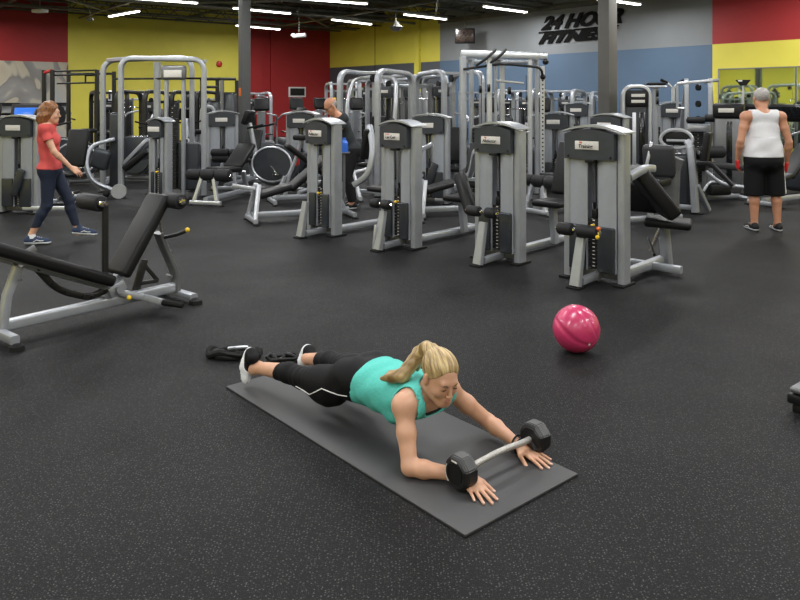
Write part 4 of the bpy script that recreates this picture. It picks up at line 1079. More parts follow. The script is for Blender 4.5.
# ------------------------------------------------------------------ strength machines
def sheet_arch(m_, x0, x1, z0, z1, y0, y1, th, over=0., n=14, skew=.0):
    """curved cap over x0..x1 rising from z0 to z1"""
    top, bot = [], []
    for i in range(n + 1):
        u = i / n; x = x0 + (x1 + over - x0) * u; c = math.sin(PI * min(1, (u * .92 + .04))) ** .85
        z = z0 + (z1 - z0) * c - skew * u
        top.append((x, z + th * (.35 + .65 * c))); bot.append((x, z))
    m_.prism(top + bot[::-1], y0, y1)
def pad_obj(name, c, size, parent, m='vinyl', rot=None, bev=.03, label=None):
    return MB().rbox(c, size, rot, bev, 3).make(name, M[m] if isinstance(m, str) else m, parent, label, sharp=60)
def tubep(name, pts, fl, parent, m='silver', R=.06, n=12, up=(0, 0, 1), seg=4):
    m_ = MB()
    if isinstance(fl, tuple): m_.tube(fil(pts, R, seg), 1, n, flat=fl, up=up)
    else: m_.tube(fil(pts, R, seg), fl, n, up=up)
    return m_.make(name, M[m], parent)
def foot(parent, x, y, r=.045, name='foot_cap'):
    return MB().lathe([(0, 0), (r, 0), (r, .012), (r * .7, .02), (0, .02)], (x, y, 0), (0, 0, 1), 12).make(name, M['rubber'], parent)
def stack(parent, x, y, z0, z1, w=.13, d=.1, n=13):
    m_ = MB(); h = (z1 - z0) / n
    for i in range(n): m_.rbox((x, y, z0 + h * (i + .5)), (w, d, h - .006), None, .002, 1)
    nf = len(m_.bm.faces)
    for i in range(n): m_.rbox((x, y - d / 2 - .001, z0 + h * (i + .5)), (.022, .004, .008), None, 0)
    o = m_.make('weight_stack', [M['iron'], M['plate']], parent)
    for p_ in o.data.polygons[nf:]: p_.material_index = 1
    return o
def tower(t, w=.54, h=1.385, d=.26, label_text=None, slot=.0, stand=True, detail=True, yellow=True, lean=None):
    """selectorised weight tower, stack window facing -y"""
    hw = w / 2; cw = .075
    for s_ in (-1, 1):
        m_ = MB(); x = s_ * (hw - cw / 2); m_.tube([(x, -.03, .02), (x, -.03, h - .075)], 1, 16, flat=(.066, cw / 2), up=(1, 0, 0)); m_.make('column', M['silver'], t)
        MB().rbox((x, -.03, .01), (cw + .03, .24, .02), None, .006).make('foot_plate', M['rubber'], t)
    iw = hw - cw; sx = slot; sw_ = .105
    for (xa, xb) in ((-iw, sx - sw_ / 2), (sx + sw_ / 2, iw)):
        c = (xa + xb) / 2; ww = xb - xa
        m_ = MB(); n = 6; poly = [(xa, 0)] + [(xa + ww * i / n, -.012 - .022 * math.sin(PI * i / n)) for i in range(n + 1)] + [(xb, 0)]
        m_.prism([(p[0], p[1]) for p in poly], .10, h - .30, RM(0, 0, 0) @ Matrix(((1, 0, 0), (0, 0, 1), (0, 1, 0))), (0, -.085, 0)); m_.make('shroud_panel', M['shroud'], t)
        lo = MB(); lo.rbox((c, -.118, .10 + .2), (ww - .01, .035, .40), None, .014, 3); lo.make('lower_cover', M['smoke'], t)
        MB().rbox((c, .09, (h - .2) / 2), (ww, .01, h - .4), None, .003).make('rear_panel', M['shroud'], t)
    MB().rbox((sx, .004, (h - .2) / 2), (sw_, .01, h - .4), None, .003).make('slot_back', M['shroud'], t)
    stack(t, sx, -.03, .12, .56)
    for q in (-.03, .03): MB().tube([(sx + q, -.03, .12), (sx + q, -.03, h - .2)], .009, 8).make('guide_rod', M['chrome'], t)
    MB().tube([(sx, -.035, .56), (sx, -.035, h - .2)], .005, 6).make('cable', M['black'], t)
    m_ = MB(); m_.rbox((sx, -.05, .60), (.05, .05, .09), None, .01); m_.tube([(sx, -.06, .62), (sx, -.07, .70)], .012, 8); m_.make('top_block', M['black'], t)
    m_ = MB(); m_.tube([(sx + .012, -.09, .50), (sx + .012, -.13, .50)], .008, 8); m_.ball((sx + .012, -.135, .50), .017, 10); m_.make('selector_pin', M['yellowknob'] if yellow else M['black'], t)
    # header
    m_ = MB(); z0, z1 = h - .30, h - .075; n = 10
    top = [(-iw - .03 + (2 * iw + .03) * i / n, z1 + .045 * math.sin(PI * i / n)) for i in range(n + 1)]
    m_.prism([(-iw - .03, z0)] + [(top[i]) for i in range(n + 1)] + [(iw, z0)], -.15, .1)
    hd = m_.make('header', M['graphite'], t)
    for x in (-iw + .01, iw - .03): MB().lathe([(0, 0), (.012, 0), (.01, .005), (0, .006)], (x, -.15, z0 + .025), (0, -1, 0), 8).make('screw', M['black'], hd)
    m_ = MB(); sheet_arch(m_, -hw + .02, hw, h - .075, h - .012, -.165, .08, .022, over=.015); m_.make('cap', M['silver'], t)
    MB().rbox((sx, -.13, z0 - .012), (sw_ - .01, .06, .03), None, .006).make('pulley_block', M['black'], t)
    # name plate
    pl = MB().rbox((-.03, -.153, h - .175), (.23, .006, .075), None, .002).make('name_plate', M['plate'], hd)
    if label_text:
        text_mesh('lettering', label_text[0], .044, M['ink'], hd, Matrix.Translation((-.03, -.158, h - .182)) @ RX, .0008, .15, .001, sx=.95)
        text_mesh('lettering', label_text[1], .022, M['redink'], hd, Matrix.Translation((-.075, -.158, h - .147)) @ RX, .0008, .0, .001)
    # base frame
    MB().tube([(-hw + .05, .0, .07), (hw - .05, .0, .07)], 1, 12, flat=(.035, .04)).make('base_tube', M['silver_dark'], t)
    if stand:
        tubep('front_beam', [(0.02, -.34, .05), (.02, .04, .06)], (.032, .032), t)
        m_ = MB(); m_.tube([(.0, -.40, .02), (.015, -.33, .42)], [1., .8], 14, flat=(.036, .05), up=(1, 0, 0)); m_.make('front_leg', M['silver'], t)
        MB().rbox((0, -.4, .008), (.12, .12, .016), None, .005).make('foot_plate', M['rubber'], t)
def rollers(t, z, y, xs, r=.05, axle=True):
    if axle: MB().tube([(min(x[0] for x in xs) - .01, y, z), (max(x[1] for x in xs) + .01, y, z)], .014, 10).make('roller_axle', M['chrome'], t)
    for a, b in xs: foamroll('foam_roller', (a, y, z), (b, y, z), r, t)
def seat_post(t, x, y, z=.46, w=.34, d=.34, m='vinyl'):
    m_ = MB(); m_.tube([(x, y + .05, .06), (x, y, z - .05)], 1, 14, flat=(.045, .035), up=(1, 0, 0)); m_.make('seat_post', M['silver'], t)
    pad_obj('seat', (x, y, z), (w, d, .07), t, m)
def base_rails(t, x, y0, y1, cross=.5):
    MB().tube([(x, y0, .06), (x, y1, .06)], 1, 12, flat=(.04, .035)).make('base_beam', M['silver'], t)
    MB().tube([(x - cross / 2, y1, .05), (x + cross / 2, y1, .05)], 1, 12, flat=(.032, .03)).make('rear_foot', M['silver'], t)
    for s_ in (-1, 1): foot(t, x + s_ * cross / 2, y1)

TR = -43
def place_T(px, py, w=None): # right front foot pixel -> origin of tower (its centre)
    p = G(px, py); u = V((math.cos(math.radians(TR)), math.sin(math.radians(TR)), 0)); q = V((-u.y, u.x, 0))
    return p - u * (.225 if w is None else w / 2 - .045) + q * .11
GT = None
# T1
t1 = thing('weight_tower_machine', 'silver weight tower machine leftmost of the front four, curved arm and pad at right', 'exercise machine', place_T(331, 237, .51), TR, None)
tower(t1, w=.51, label_text=('Adductor', 'hip')); base_rails(t1, .1, .1, 1.35)
seat_post(t1, .05, .95); pad_obj('backrest', (.05, 1.25, .85), (.3, .08, .6), t1, rot=RM(-12, 0, 0))
tubep('swing_arm', [(.33, .15, .60), (.52, .2, .72), (.56, .25, 1.0), (.42, .32, 1.30)], (.035, .035), t1, R=.14, seg=6)
pad_obj('arm_pad', (.40, .3, 1.08), (.07, .16, .38), t1, rot=RM(0, 12, 0))
# T2
t2 = thing('weight_tower_machine', 'silver weight tower machine with short grey roller end, second in front row', 'exercise machine', place_T(411, 250, .52), TR)
tower(t2, w=.52, label_text=('Leg Curl', 'prone')); base_rails(t2, .05, .1, 1.3)
rollers(t2, .50, -.36, [(-.13, -.01), (.03, .15)], .052)
MB().bar((-.02, -.40, .28), (-.045, -.41, .02), .03, .04).make('roller_arm', M['bright'], t2)
seat_post(t2, .15, .85); pad_obj('backrest', (.15, 1.15, .82), (.3, .08, .55), t2, rot=RM(-15, 0, 0))
tubep('handle_bar', [(-.45, .45, .80), (-.2, .3, .77), (.1, .2, .77)], .018, t2, 'bright')
tubep('side_brace', [(-.30, .25, .80), (-.2, .35, .98), (.0, .5, 1.1)], (.03, .025), t2, 'bright')
# T3
t3 = thing('weight_tower_machine', 'silver weight tower machine with angled arm and thigh pad, third in front row', 'exercise machine', place_T(515, 265, .555), TR)
tower(t3, w=.555, label_text=('Abductor', 'leg')); base_rails(t3, .0, .1, 1.4)
rollers(t3, .52, -.34, [(-.17, -.02), (.05, .17)], .052)
tubep('swing_arm', [(-.80, .4, .74), (-.55, .2, .80), (-.38, .05, 1.06), (-.28, .0, 1.10)], (.03, .03), t3, 'bright', R=.1)
tubep('lower_arm', [(-.75, .2, .66), (-.55, .1, .66), (-.38, -.05, .45)], (.026, .026), t3, 'bright', R=.08)
m_ = MB(); m_.roller((-.62, .1, .80), (-.33, -.08, .46), .07); m_.make('thigh_pad', M['vinyl'], t3)
seat_post(t3, .1, .8, .5); pad_obj('backrest', (.1, 1.15, .85), (.34, .09, .6), t3, 'vinyl', RM(-18, 0, 0))
tubep('side_link', [(-.70, .25, .75), (-.45, .25, .75)], (.02, .02), t3, 'bright')
# T4
t4 = thing('weight_tower_machine', 'nearest silver weight tower machine with foam rollers in front and seat at right', 'exercise machine', place_T(619, 287, .60), TR)
tower(t4, w=.60, label_text=('Training', 'leg'))
rollers(t4, .49, -.36, [(-.19, -.05), (.0, .19)], .056)
MB().ball((.205, -.38, .53), .018, 10).make('orange_knob', M['orange'], t4); MB().ball((.2, -.39, .46), .018, 10).make('yellow_knob', M['yellowknob'], t4)
MB().tube([(.2, .05, .07), (.2, 1.0, .07)], 1, 12, flat=(.04, .04)).make('base_beam', M['silver'], t4)
MB().tube([(-.15, .62, .06), (.5, .62, .06)], 1, 12, flat=(.035, .035)).make('cross_beam', M['silver'], t4)
m_ = MB(); m_.tube([(.24, .92, .02), (.23, .86, .40)], 1, 14, flat=(.055, .045), up=(1, 0, 0)); m_.make('seat_post', M['silver'], t4)
MB().rbox((.25, .93, .008), (.2, .16, .016), None, .005).make('foot_plate', M['rubber'], t4)
pad_obj('seat', (.30, .80, .45), (.42, .34, .075), t4, 'vinyl', RM(0, 2, 20), .03)
tubep('pad_arm', [(.26, .06, .93), (.30, .30, 1.0), (.28, .50, .98)], (.035, .035), t4, 'silver', R=.1)
pad_obj('chest_pad', (.27, .52, .77), (.14, .44, .54), t4, 'vinyl', RM(0, -38, 38), .035)
pad_obj('back_cushion', (.05, .75, .68), (.34, .1, .3), t4, 'vinyl', RM(10, 0, 0), .03)
tubep('adjuster_link', [(.22, .6, .2), (.3, .62, .42)], .02, t4, 'chrome')
tubep('foot_lever', [(.15, .7, .3), (.32, .45, .2)], .014, t4, 'blackmetal')

# L0 at the left edge and one partly out of frame
t0 = thing('weight_tower_machine', 'silver weight tower with dark rounded header beside the walking red haired woman', 'exercise machine', V(((22 - 400) * 10.55 / F, 10.55, 0)), -10)
tower(t0, w=.62, h=1.39, stand=False, label_text=None); base_rails(t0, .0, .1, 1.4)
MB().tube([(.1, -.1, .08), (.75, -.05, .09)], 1, 10, flat=(.03, .03)).make('side_beam', M['bright'], t0)
pad_obj('lever_cover', (.05, -.16, .45), (.12, .05, .4), t0, 'smoke', RM(0, 20, 0))
seat_post(t0, .1, .85); pad_obj('backrest', (.1, 1.15, .85), (.34, .09, .6), t0, 'vinyl', RM(-15, 0, 0))
t00 = dup(t0, V((-6.35, 10.9, 0)), -10, 'weight tower machine cut by the left picture edge beside the dark-headered tower')
# floor gear beside walking woman
tt = thing('pedal_unit', 'low dark machine foot frame with chrome pedals behind the walking woman', 'exercise machine', G(55, 205), 20)
tubep('frame', [(-.2, 0, .03), (.1, -.05, .03), (.45, 0, .03), (.55, .2, .03)], .025, tt, 'silver_dark')
for i in range(3): MB().roller((-.05 + .14 * i, -.06, .1 + .03 * i), (-.05 + .14 * i, .12, .1 + .03 * i), .045).make('roller', M['chrome'], tt)
MB().bar((-.1, .03, .03), (.35, .03, .2), .05, .04).make('arm', M['blackmetal'], tt)
# ------------------------------------------------------------------ machines further back
def disc(name, c, ax, r, th, parent, m='black'):
    return MB().lathe([(0, -th / 2), (r, -th / 2), (r, th / 2), (0, th / 2)], c, ax, 18).make(name, M[m], parent)
def arch_machine(label, loc, rz, w=.75, h=2.1, d=1.0, kind='press', metal='silver', head=True, stackside=1, cat='exercise machine'):
    t = thing('arch_frame_machine', label, cat, loc, rz)
    for s_ in (-1, 1):
        x = s_ * w / 2
        tubep('side_arch', [(x, -d / 2, .03), (x, -d / 2, h), (x, d / 2, h - .04), (x, d / 2, .03)], (.05, .04), t, metal, R=.22, seg=7)
        foot(t, x, -d / 2, .06); foot(t, x, d / 2, .06)
    for (y, z) in ((d / 2, h - .25), (-d / 2, .09), (d / 2, .09), (-.12, h - .03)): MB().tube([(-w / 2, y, z), (w / 2, y, z)], 1, 10, flat=(.035, .03)).make('cross_tube', M[metal], t)
    sy = d / 2 - .14
    for s_ in (-1, 1):
        MB().tube([(s_ * .17, sy, .1), (s_ * .17, sy, h - .2)], 1, 12, flat=(.06, .03), up=(1, 0, 0)).make('stack_post', M['silver_dark'], t)
    stack(t, 0, sy, .12, .9, .24, .12, 14)
    for q in (-.06, .06): MB().tube([(q, sy, .1), (q, sy, h - .25)], .01, 6).make('guide_rod', M['chrome'], t)
    MB().rbox((0, sy + .1, h * .42), (.36, .02, h * .72), None, .008).make('rear_shroud', M['smoke'], t)
    if head:
        hd = MB().rbox((0, -d / 2 - .02 if kind == 'tower' else sy - .1, h - .36), (.34, .06, .2), None, .03).make('header', M['graphite'], t)
        MB().rbox((0, (-d / 2 - .052 if kind == 'tower' else sy - .132), h - .35), (.16, .006, .05), None, .002).make('name_plate', M['plate'], hd)
    disc('pulley', (0, -.1, h - .12), (1, 0, 0), .07, .03, t); disc('pulley', (.0, sy, h - .22), (1, 0, 0), .07, .03, t)
    if kind == 'pulldown':
        MB().tube([(0, -.18, h - .15), (0, -.2, h - .48)], .005, 6).make('cable', M['black'], t)
        tubep('pull_bar', [(-.5, -.2, h - .60), (-.3, -.2, h - .5), (.3, -.2, h - .5), (.5, -.2, h - .60)], .014, t, 'chrome')
        seat_post(t, 0, -.25, .5); rollers(t, .66, -.05, [(-.2, -.03), (.03, .2)], .055)
    if kind == 'press':
        seat_post(t, 0, -.15, .48, .32, .36); pad_obj('backrest', (0, .08, .92), (.28, .08, .72), t, 'vinyl', RM(-8, 0, 0))
        for s_ in (-1, 1):
            tubep('press_arm', [(s_ * .3, .25, 1.35), (s_ * .34, -.1, 1.3), (s_ * .36, -.4, 1.02), (s_ * .2, -.44, 1.0)], .022, t, 'bright'); MB().roller((s_ * .36, -.42, 1.02), (s_ * .2, -.45, 1.0), .026).make('grip', M['rubber'], t)
    if kind == 'fly':
        seat_post(t, 0, -.15, .5); pad_obj('backrest', (0, .08, .95), (.3, .09, .74), t, 'vinyl')
        for s_ in (-1, 1):
            tubep('fly_arm', [(s_ * .12, .0, h - .1), (s_ * .45, -.05, h - .12), (s_ * .52, -.15, h - .5), (s_ * .5, -.2, 1.0)], (.03, .03), t, 'bright', R=.14); pad_obj('arm_pad', (s_ * .49, -.22, 1.12), (.1, .06, .36), t)
    if kind == 'tower':
        seat_post(t, 0, .1, .48); pad_obj('shin_pad', (0, -.2, .45), (.3, .1, .2), t)
    return t
def dup_arch(src, label, loc, rz): return dup(src, loc, rz, label)

def tall_tower(label, loc, rz, w=.5, h=1.86, heady=.30):
    t = thing('tall_weight_tower', label, 'exercise machine', loc, rz)
    hw = w / 2
    m_ = MB(); m_.tube(fil([(-hw + .03, 0, .02), (-hw + .03, 0, h), (hw - .03, 0, h), (hw - .03, 0, .02)], .18, 8), 1, 16, flat=(.035, .14), up=(0, 1, 0)); m_.make('outer_frame', M['bright'], t)
    m_ = MB(); m_.rbox((0, -.02, h * .5), (w - .1, .18, h - .12), None, .06, 4); m_.make('dark_shroud', M['graphite'], t)
    MB().rbox((0, -.125, h - .20), (w - .14, .04, .28), None, .03, 3).make('header', M['black'], t)
    for z in (h - .15, h - .25): MB().rbox((.02, -.149, z), (.22, .006, .05), None, .002).make('name_plate', M['plate'], t)
    MB().rbox((-.04, -.118, h * .42), (.06, .015, h * .68), None, .004).make('light_strip', M['bright'], t)
    MB().rbox((.09, -.115, h * .42), (.1, .012, h * .68), None, .004).make('stack_window', M['screen'], t)
    m_ = MB(); m_.rbox((0, 0, .02), (w + .1, .36, .04), None, .01); m_.make('base', M['rubber'], t)
    base_rails(t, 0, .1, 1.3); seat_post(t, 0, .85); pad_obj('backrest', (0, 1.1, .9), (.3, .09, .7), t, 'vinyl', RM(-10, 0, 0))
    return t

# ---- dual cable frame with silver arcs, left of centre
c = V(((155 - 400) * 12.4 / F, 12.5, 0))
t = thing('cable_machine', 'wide silver cable machine with curved tube arches in front of the yellow wall', 'exercise machine', c, -4)
px = 12.5 / F
def Xp(x): return (x - 155) * px
top = EYE + 40 * px
def Xp(x, y=-.2): return LX(c, -4, x, y)
for x, y, tp, nm in ((102, -.25, top - .06, 0), (120, -.45, top, 0), (204, -.25, top - .02, 0)):
    pass
tubep('front_arch', [(Xp(121, -.35), -.35, .03), (Xp(121, -.35), -.35, top), (Xp(204, -.2), -.2, top - .02), (Xp(204, -.2), -.2, .03)], (.042, .042), t, 'silver', R=.2, seg=7)
tubep('rear_arch', [(Xp(103, .3), .3, .03), (Xp(103, .3), .3, top + .0), (Xp(192, .5), .5, top + .06), (Xp(192, .5), .5, .03)], (.042, .042), t, 'silver', R=.25, seg=7)
tubep('middle_post', [(Xp(150), .1, .03), (Xp(150), .1, top - .05)], (.055, .05), t, 'silver', up=(1, 0, 0))
for x, y in ((121, -.35), (204, -.2), (103, .3), (192, .5), (150, .1)): foot(t, Xp(x, y), y, .08)
MB().tube([(Xp(103), .2, top - .33), (Xp(205), -.1, top - .33)], .018, 8).make('pull_up_bar', M['blackmetal'], t)
MB().tube([(Xp(126, -.35), -.35, top - .02), (Xp(108, .3), .3, top)], 1, 8, flat=(.03, .03)).make('top_tube', M['silver'], t)
MB().tube([(Xp(205), -.2, top - .05), (Xp(190), .5, top - .02)], 1, 8, flat=(.03, .03)).make('top_tube', M['silver'], t)
MB().rbox((Xp(175), -.25, top - .24), (.42, .1, .24), None, .04, 3).make('header', M['silver_dark'], t)
MB().rbox((Xp(175), -.305, top - .26), (.3, .01, .12), None, .003).make('instruction_board', M['plate'], t)
for x in (167, 184): 
    MB().tube([(Xp(x), -.22, .05), (Xp(x), -.22, top - .3)], 1, 12, flat=(.04, .03), up=(1, 0, 0)).make('stack_post', M['silver'], t)
stack(t, Xp(172), -.14, .12, 1.5, .14, .1, 20); stack(t, Xp(180), -.1, .12, .9, .12, .1, 14)
MB().rbox((Xp(188), -.12, .5), (.35, .12, .8), None, .04, 3).make('lower_shroud', M['graphite'], t)
MB().rbox((Xp(112), .0, .75), (.22, .2, 1.3), None, .05, 3).make('left_shroud', M['smoke'], t)
tubep('pulley_arm', [(Xp(112), -.1, .95), (Xp(93), -.3, .85), (Xp(92), -.45, .55), (Xp(100), -.45, .25), (Xp(118), -.4, .12)], (.045, .03), t, 'silver', R=.25, seg=7)
MB().rbox((Xp(103), -.28, .62), (.3, .14, .34), RM(0, 18, 0), .07, 4).make('step_shroud', M['graphite'], t)
disc('weight_disc', (Xp(127), -.5, .12), (.3, -1, 0), .12, .05, t, 'bright')
MB().bar((Xp(128), -.3, .55), (Xp(152), -.35, .95), .16, .06).make('slanted_pad_frame', M['silver'], t)
pad_obj('slanted_pad', (Xp(141), -.38, .62), (.5, .16, .1), t, 'vinyl', RM(0, -38, 0))
pad_obj('side_seat', (Xp(135), -.1, .8), (.3, .3, .4), t, 'smoke')
MB().roller((Xp(112), -.5, .07), (Xp(117), -.5, .07), .05).make('caster', M['rubber'], t)
# small tower in front of it
t = thing('weight_tower_machine', 'narrow weight tower with rounded top standing before the wide cable machine', 'exercise machine', V(((162 - 400) * 11.5 / F, 11.5, 0)), -25)
tower(t, w=.38, h=1.33, stand=False)

# ---- black power rack at left
t = thing('power_rack', 'black steel power rack with red bar and wall brackets near the mural', 'rack', V(((70 - 400) * 16.5 / F, 16.8, 0)), -6)
q = 16.5 / F
def Xr(x): return LX(((70 - 400) * 16.5 / F, 16.8), -6, x, -.3)
zt = EYE + 29 * q
for x, y in ((44, -.3), (57.5, -.5), (97, -.3), (44, .7), (92, .7)):
    MB().tube([(Xr(x), y, .0), (Xr(x), y, zt)], 1, 8, flat=(.045, .04), up=(1, 0, 0)).make('upright', M['blackmetal'], t)
MB().tube([(Xr(44), -.3, zt - .06), (Xr(57), -.5, zt - .02)], .035, 8).make('red_bar', M['red'], t)
for z, y in ((zt - .03, -.4), (zt - .12, -.45), (zt - .30, -.3)): MB().tube([(Xr(57), y, z), (Xr(97), y + .1, z + .02)], .022, 8).make('cross_bar', M['blackmetal'], t)
for z in (zt - .05, .1): MB().tube([(Xr(44), .7, z), (Xr(92), .7, z)], .03, 8).make('cross_bar', M['blackmetal'], t)
tubep('grip_frame', [(Xr(86), -.32, zt - .3), (Xr(86), -.32, zt - .12), (Xr(97), -.3, zt - .12)], .02, t, 'blackmetal', R=.02)
MB().tube([(Xr(48), -.5, 1.25), (Xr(66), -.5, 1.25)], .02, 8).make('barbell', M['chrome'], t)
for x in (61, 63, 64.5): disc('weight_plate', (Xr(x), -.5, 1.25), (1, 0, 0), .22, .04, t, 'iron')
tubep('safety_spotter', [(Xr(57), -.5, .8), (Xr(57), -1.0, .8)], (.03, .03), t, 'blackmetal')
pad_obj('bench_pad', (Xr(76), -.4, .5), (1.0, .3, .08), t); MB().rbox((Xr(76), -.4, .25), (.1, .1, .46), None, .01).make('bench_leg', M['silver_dark'], t)
# blue display and cardio row in front of the mural
def treadmill(label, loc, rz, lit=None):
    t = thing('treadmill', label, 'treadmill', loc, rz)
    MB().rbox((0, .8, .12), (.8, 1.9, .16), None, .04, 3).make('deck', M['graphite'], t)
    MB().rbox((0, .85, .205), (.52, 1.6, .02), None, .004).make('belt', M['rubber'], t)
    MB().rbox((0, .02, .2), (.74, .42, .26), None, .08, 4).make('motor_cover', M['silver_dark'], t)
    for s_ in (-1, 1):
        tubep('upright', [(s_ * .38, .25, .15), (s_ * .38, .1, 1.15), (s_ * .36, .3, 1.2)], (.04, .03), t, 'silver', R=.08)
        tubep('handrail', [(s_ * .38, .1, 1.05), (s_ * .37, .7, 1.0)], .022, t, 'black')
    c = MB().rbox((0, .12, 1.34), (.78, .12, .36), RM(-18, 0, 0), .05, 3).make('console', M['black'], t)
    MB().rbox((0, .185, 1.36), (.5, .01, .22), RM(-18, 0, 0), .004).make('screen', M[lit] if lit else M['screen'], c)
    MB().rbox((0, .045, 1.32), (.6, .015, .2), RM(-18, 0, 0), .02).make('rear_panel', M['silver_dark'] if not lit else M[lit], c)
    return t
tm = treadmill('treadmill with glossy blue back panel before the mural', V(((27 - 400) * 17.5 / F, 17.5, 0)), 8, 'bluescreen')
tm2 = treadmill('dark treadmill at left edge before the mural', V(((-16 - 400) * 17.5 / F, 17.4, 0)), 8)
tm3 = dup(tm2, V(((2 - 400) * 20.5 / F, 20.6, 0)), 8, 'treadmill just behind the left edge treadmill under the mural')
tm4 = dup(tm2, V(((36 - 400) * 20.5 / F, 21.6, 0)), 8, 'dark treadmill half hidden behind the red haired woman')
tm5 = dup(tm2, V(((84 - 400) * 20.5 / F, 21.2, 0)), -60, 'treadmill side-on below the black rack before yellow wall')

# ---- benches between the left machines
def roller_bench(label, loc, rz, kind=0):
    t = thing('padded_bench', label, 'bench', loc, rz)
    MB().tube([(-.1, 0, .09), (1.25, 0, .09)], 1, 12, flat=(.04, .04)).make('main_beam', M['silver'], t)
    for x in (-.1, 1.25):
        MB().tube([(x, -.26, .05), (x, .26, .05)], 1, 10, flat=(.03, .03)).make('cross_foot', M['bright'], t)
        for s_ in (-1, 1): foot(t, x, s_ * .28, .045)
    for s_ in (-1, 1): MB().tube([(-.1, s_ * .2, .05), (-.02, s_ * .08, .5)], 1, 10, flat=(.03, .03), up=(1, 0, 0)).make('leg', M['bright'], t)
    MB().tube([(1.2, 0, .06), (1.05, 0, .42)], 1, 10, flat=(.04, .03), up=(1, 0, 0)).make('upright', M['silver'], t)
    if kind == 0:
        for z, y0, y1 in ((.66, -.36, .3), (.56, -.38, .28)):
            foamroll('foam_roller', (-.02, y0, z), (-.02, (y0 + y1) / 2 - .02, z), .075, t); foamroll('foam_roller', (-.02, (y0 + y1) / 2, z), (-.02, y1, z), .075, t)
        pad_obj('seat', (.6, 0, .48), (.75, .32, .08), t, 'vinyl', RM(0, 8, 0)); pad_obj('backrest', (1.2, 0, .75), (.08, .32, .6), t, 'vinyl', RM(0, 25, 0))
    elif kind == 2:
        for y0, y1, r in ((-.37, -.12, .095), (-.12, .12, .09), (.12, .37, .085)): foamroll('foam_roller', (.0, y0, .46), (.0, y1, .46), r, t)
        pad_obj('seat', (.45, 0, .50), (.6, .34, .09), t, 'vinyl', RM(0, 4, 0)); pad_obj('backrest', (.95, 0, .68), (.6, .32, .09), t, 'vinyl', RM(0, -35, 0))
    else:
        pad_obj('seat', (.2, 0, .40), (.45, .3, .08), t, 'vinyl', RM(0, -14, 0)); pad_obj('backrest', (.72, 0, .66), (.8, .3, .08), t, 'vinyl', RM(0, -38, 0))
        tubep('back_support', [(.85, 0, .75), (1.0, 0, .4), (1.05, 0, .12)], (.03, .03), t, 'silver')
        tubep('front_lever', [(.02, 0, .42), (-.35, 0, .50)], (.03, .025), t, 'bright')
    return t
p = G(209, 205); rb1 = roller_bench('bench with thick dark foam roller standing behind the decline bench', p, 73, 2)
p = G(259, 222); rb2 = roller_bench('low padded bench with silver legs left of the front weight towers', p, 24, 1)
# leg-curl bench behind
p = G(228, 190); rb3 = roller_bench('padded bench with paired rollers behind the thick foam roller bench', p, 80, 0)
rb4 = dup(rb2, G(425, 216), 15, 'low padded bench between the second and third front towers')
rb5 = dup(rb2, G(350, 200), 200, 'low dark bench on the floor right of the leftmost front tower')
rb6 = dup(rb1, G(540, 214), 35, 'padded seat bench between the third and the nearest front tower')
for o in rb6.children:
    pass

# ---- dark functional trainer before the pillar
t = thing('cable_machine', 'black cable machine with long top bar just left of the dark pillar', 'exercise machine', V(((218 - 400) * 17 / F, 17, 0)), 0)
q = 17 / F
for x in (202, 212, 222, 232): MB().tube([((x - 218) * q, 0 if x % 4 else .5, 0), ((x - 218) * q, 0 if x % 4 else .5, EYE + 19 * q)], 1, 8, flat=(.05, .04), up=(1, 0, 0)).make('post', M['blackmetal' if x != 222 else 'silver_dark'], t)
MB().tube([((200 - 218) * q, 0, EYE + 20 * q), ((236 - 218) * q, 0, EYE + 20 * q)], .035, 10).make('top_bar', M['blackmetal'], t)
MB().tube([((202 - 218) * q, 0, EYE + 12 * q), ((218 - 218) * q, 0, EYE + 12 * q)], .03, 10).make('cross_bar', M['blackmetal'], t)
MB().rbox(((212 - 218) * q, .2, .8), (.35, .3, 1.5), None, .04).make('stack_shroud', M['smoke'], t)
MB().rbox(((228 - 218) * q, .2, .9), (.3, .3, 1.7), None, .04).make('stack_shroud', M['smoke'], t)
tubep('guard', [((203 - 218) * q, -.2, .5), ((204 - 218) * q, -.2, 1.45), ((216 - 218) * q, -.2, 1.45), ((220 - 218) * q, -.2, .6)], (.04, .03), t, 'silver', R=.15)
foamroll('foam_roller', (-.1, -.3, .7), (.25, -.3, .7), .07, t); pad_obj('seat', (.1, -.5, .5), (.35, .35, .09), t)

# ---- cardio by the red wall
def stair_climber(label, loc, rz):
    t = thing('stair_climber', label, 'cardio machine', loc, rz)
    MB().rbox((0, 0, .35), (.6, 1.0, .6), None, .1, 3).make('body_housing', M['graphite'], t)
    tubep('mast', [(0, -.35, .5), (0, -.5, 1.35)], (.08, .07), t, 'silver')
    MB().rbox((0, -.52, 1.5), (.34, .12, .3), RM(-15, 0, 0), .04, 3).make('console', M['black'], t)
    for s_ in (-1, 1): tubep('handrail', [(s_ * .1, -.5, 1.3), (s_ * .32, -.45, 1.25), (s_ * .34, .3, 1.0), (s_ * .34, .45, .5)], .02, t, 'bright')
    for i in range(3): MB().rbox((0, .3 - .2 * i, .45 + .18 * i), (.5, .22, .03), None, .01).make('step', M['black'], t)
    return t
sc1 = stair_climber('stair climber with silver mast right of the dark pillar', V(((262 - 400) * 17 / F, 17, 0)), 10)
sc2 = dup(sc1, V(((284 - 400) * 17.5 / F, 18.5, 0)), 25, 'stair climber with black console below the wall vent')
sc3 = dup(sc1, V(((306 - 400) * 19 / F, 20, 0)), 35, 'stair climber with black console left of the leaning man')
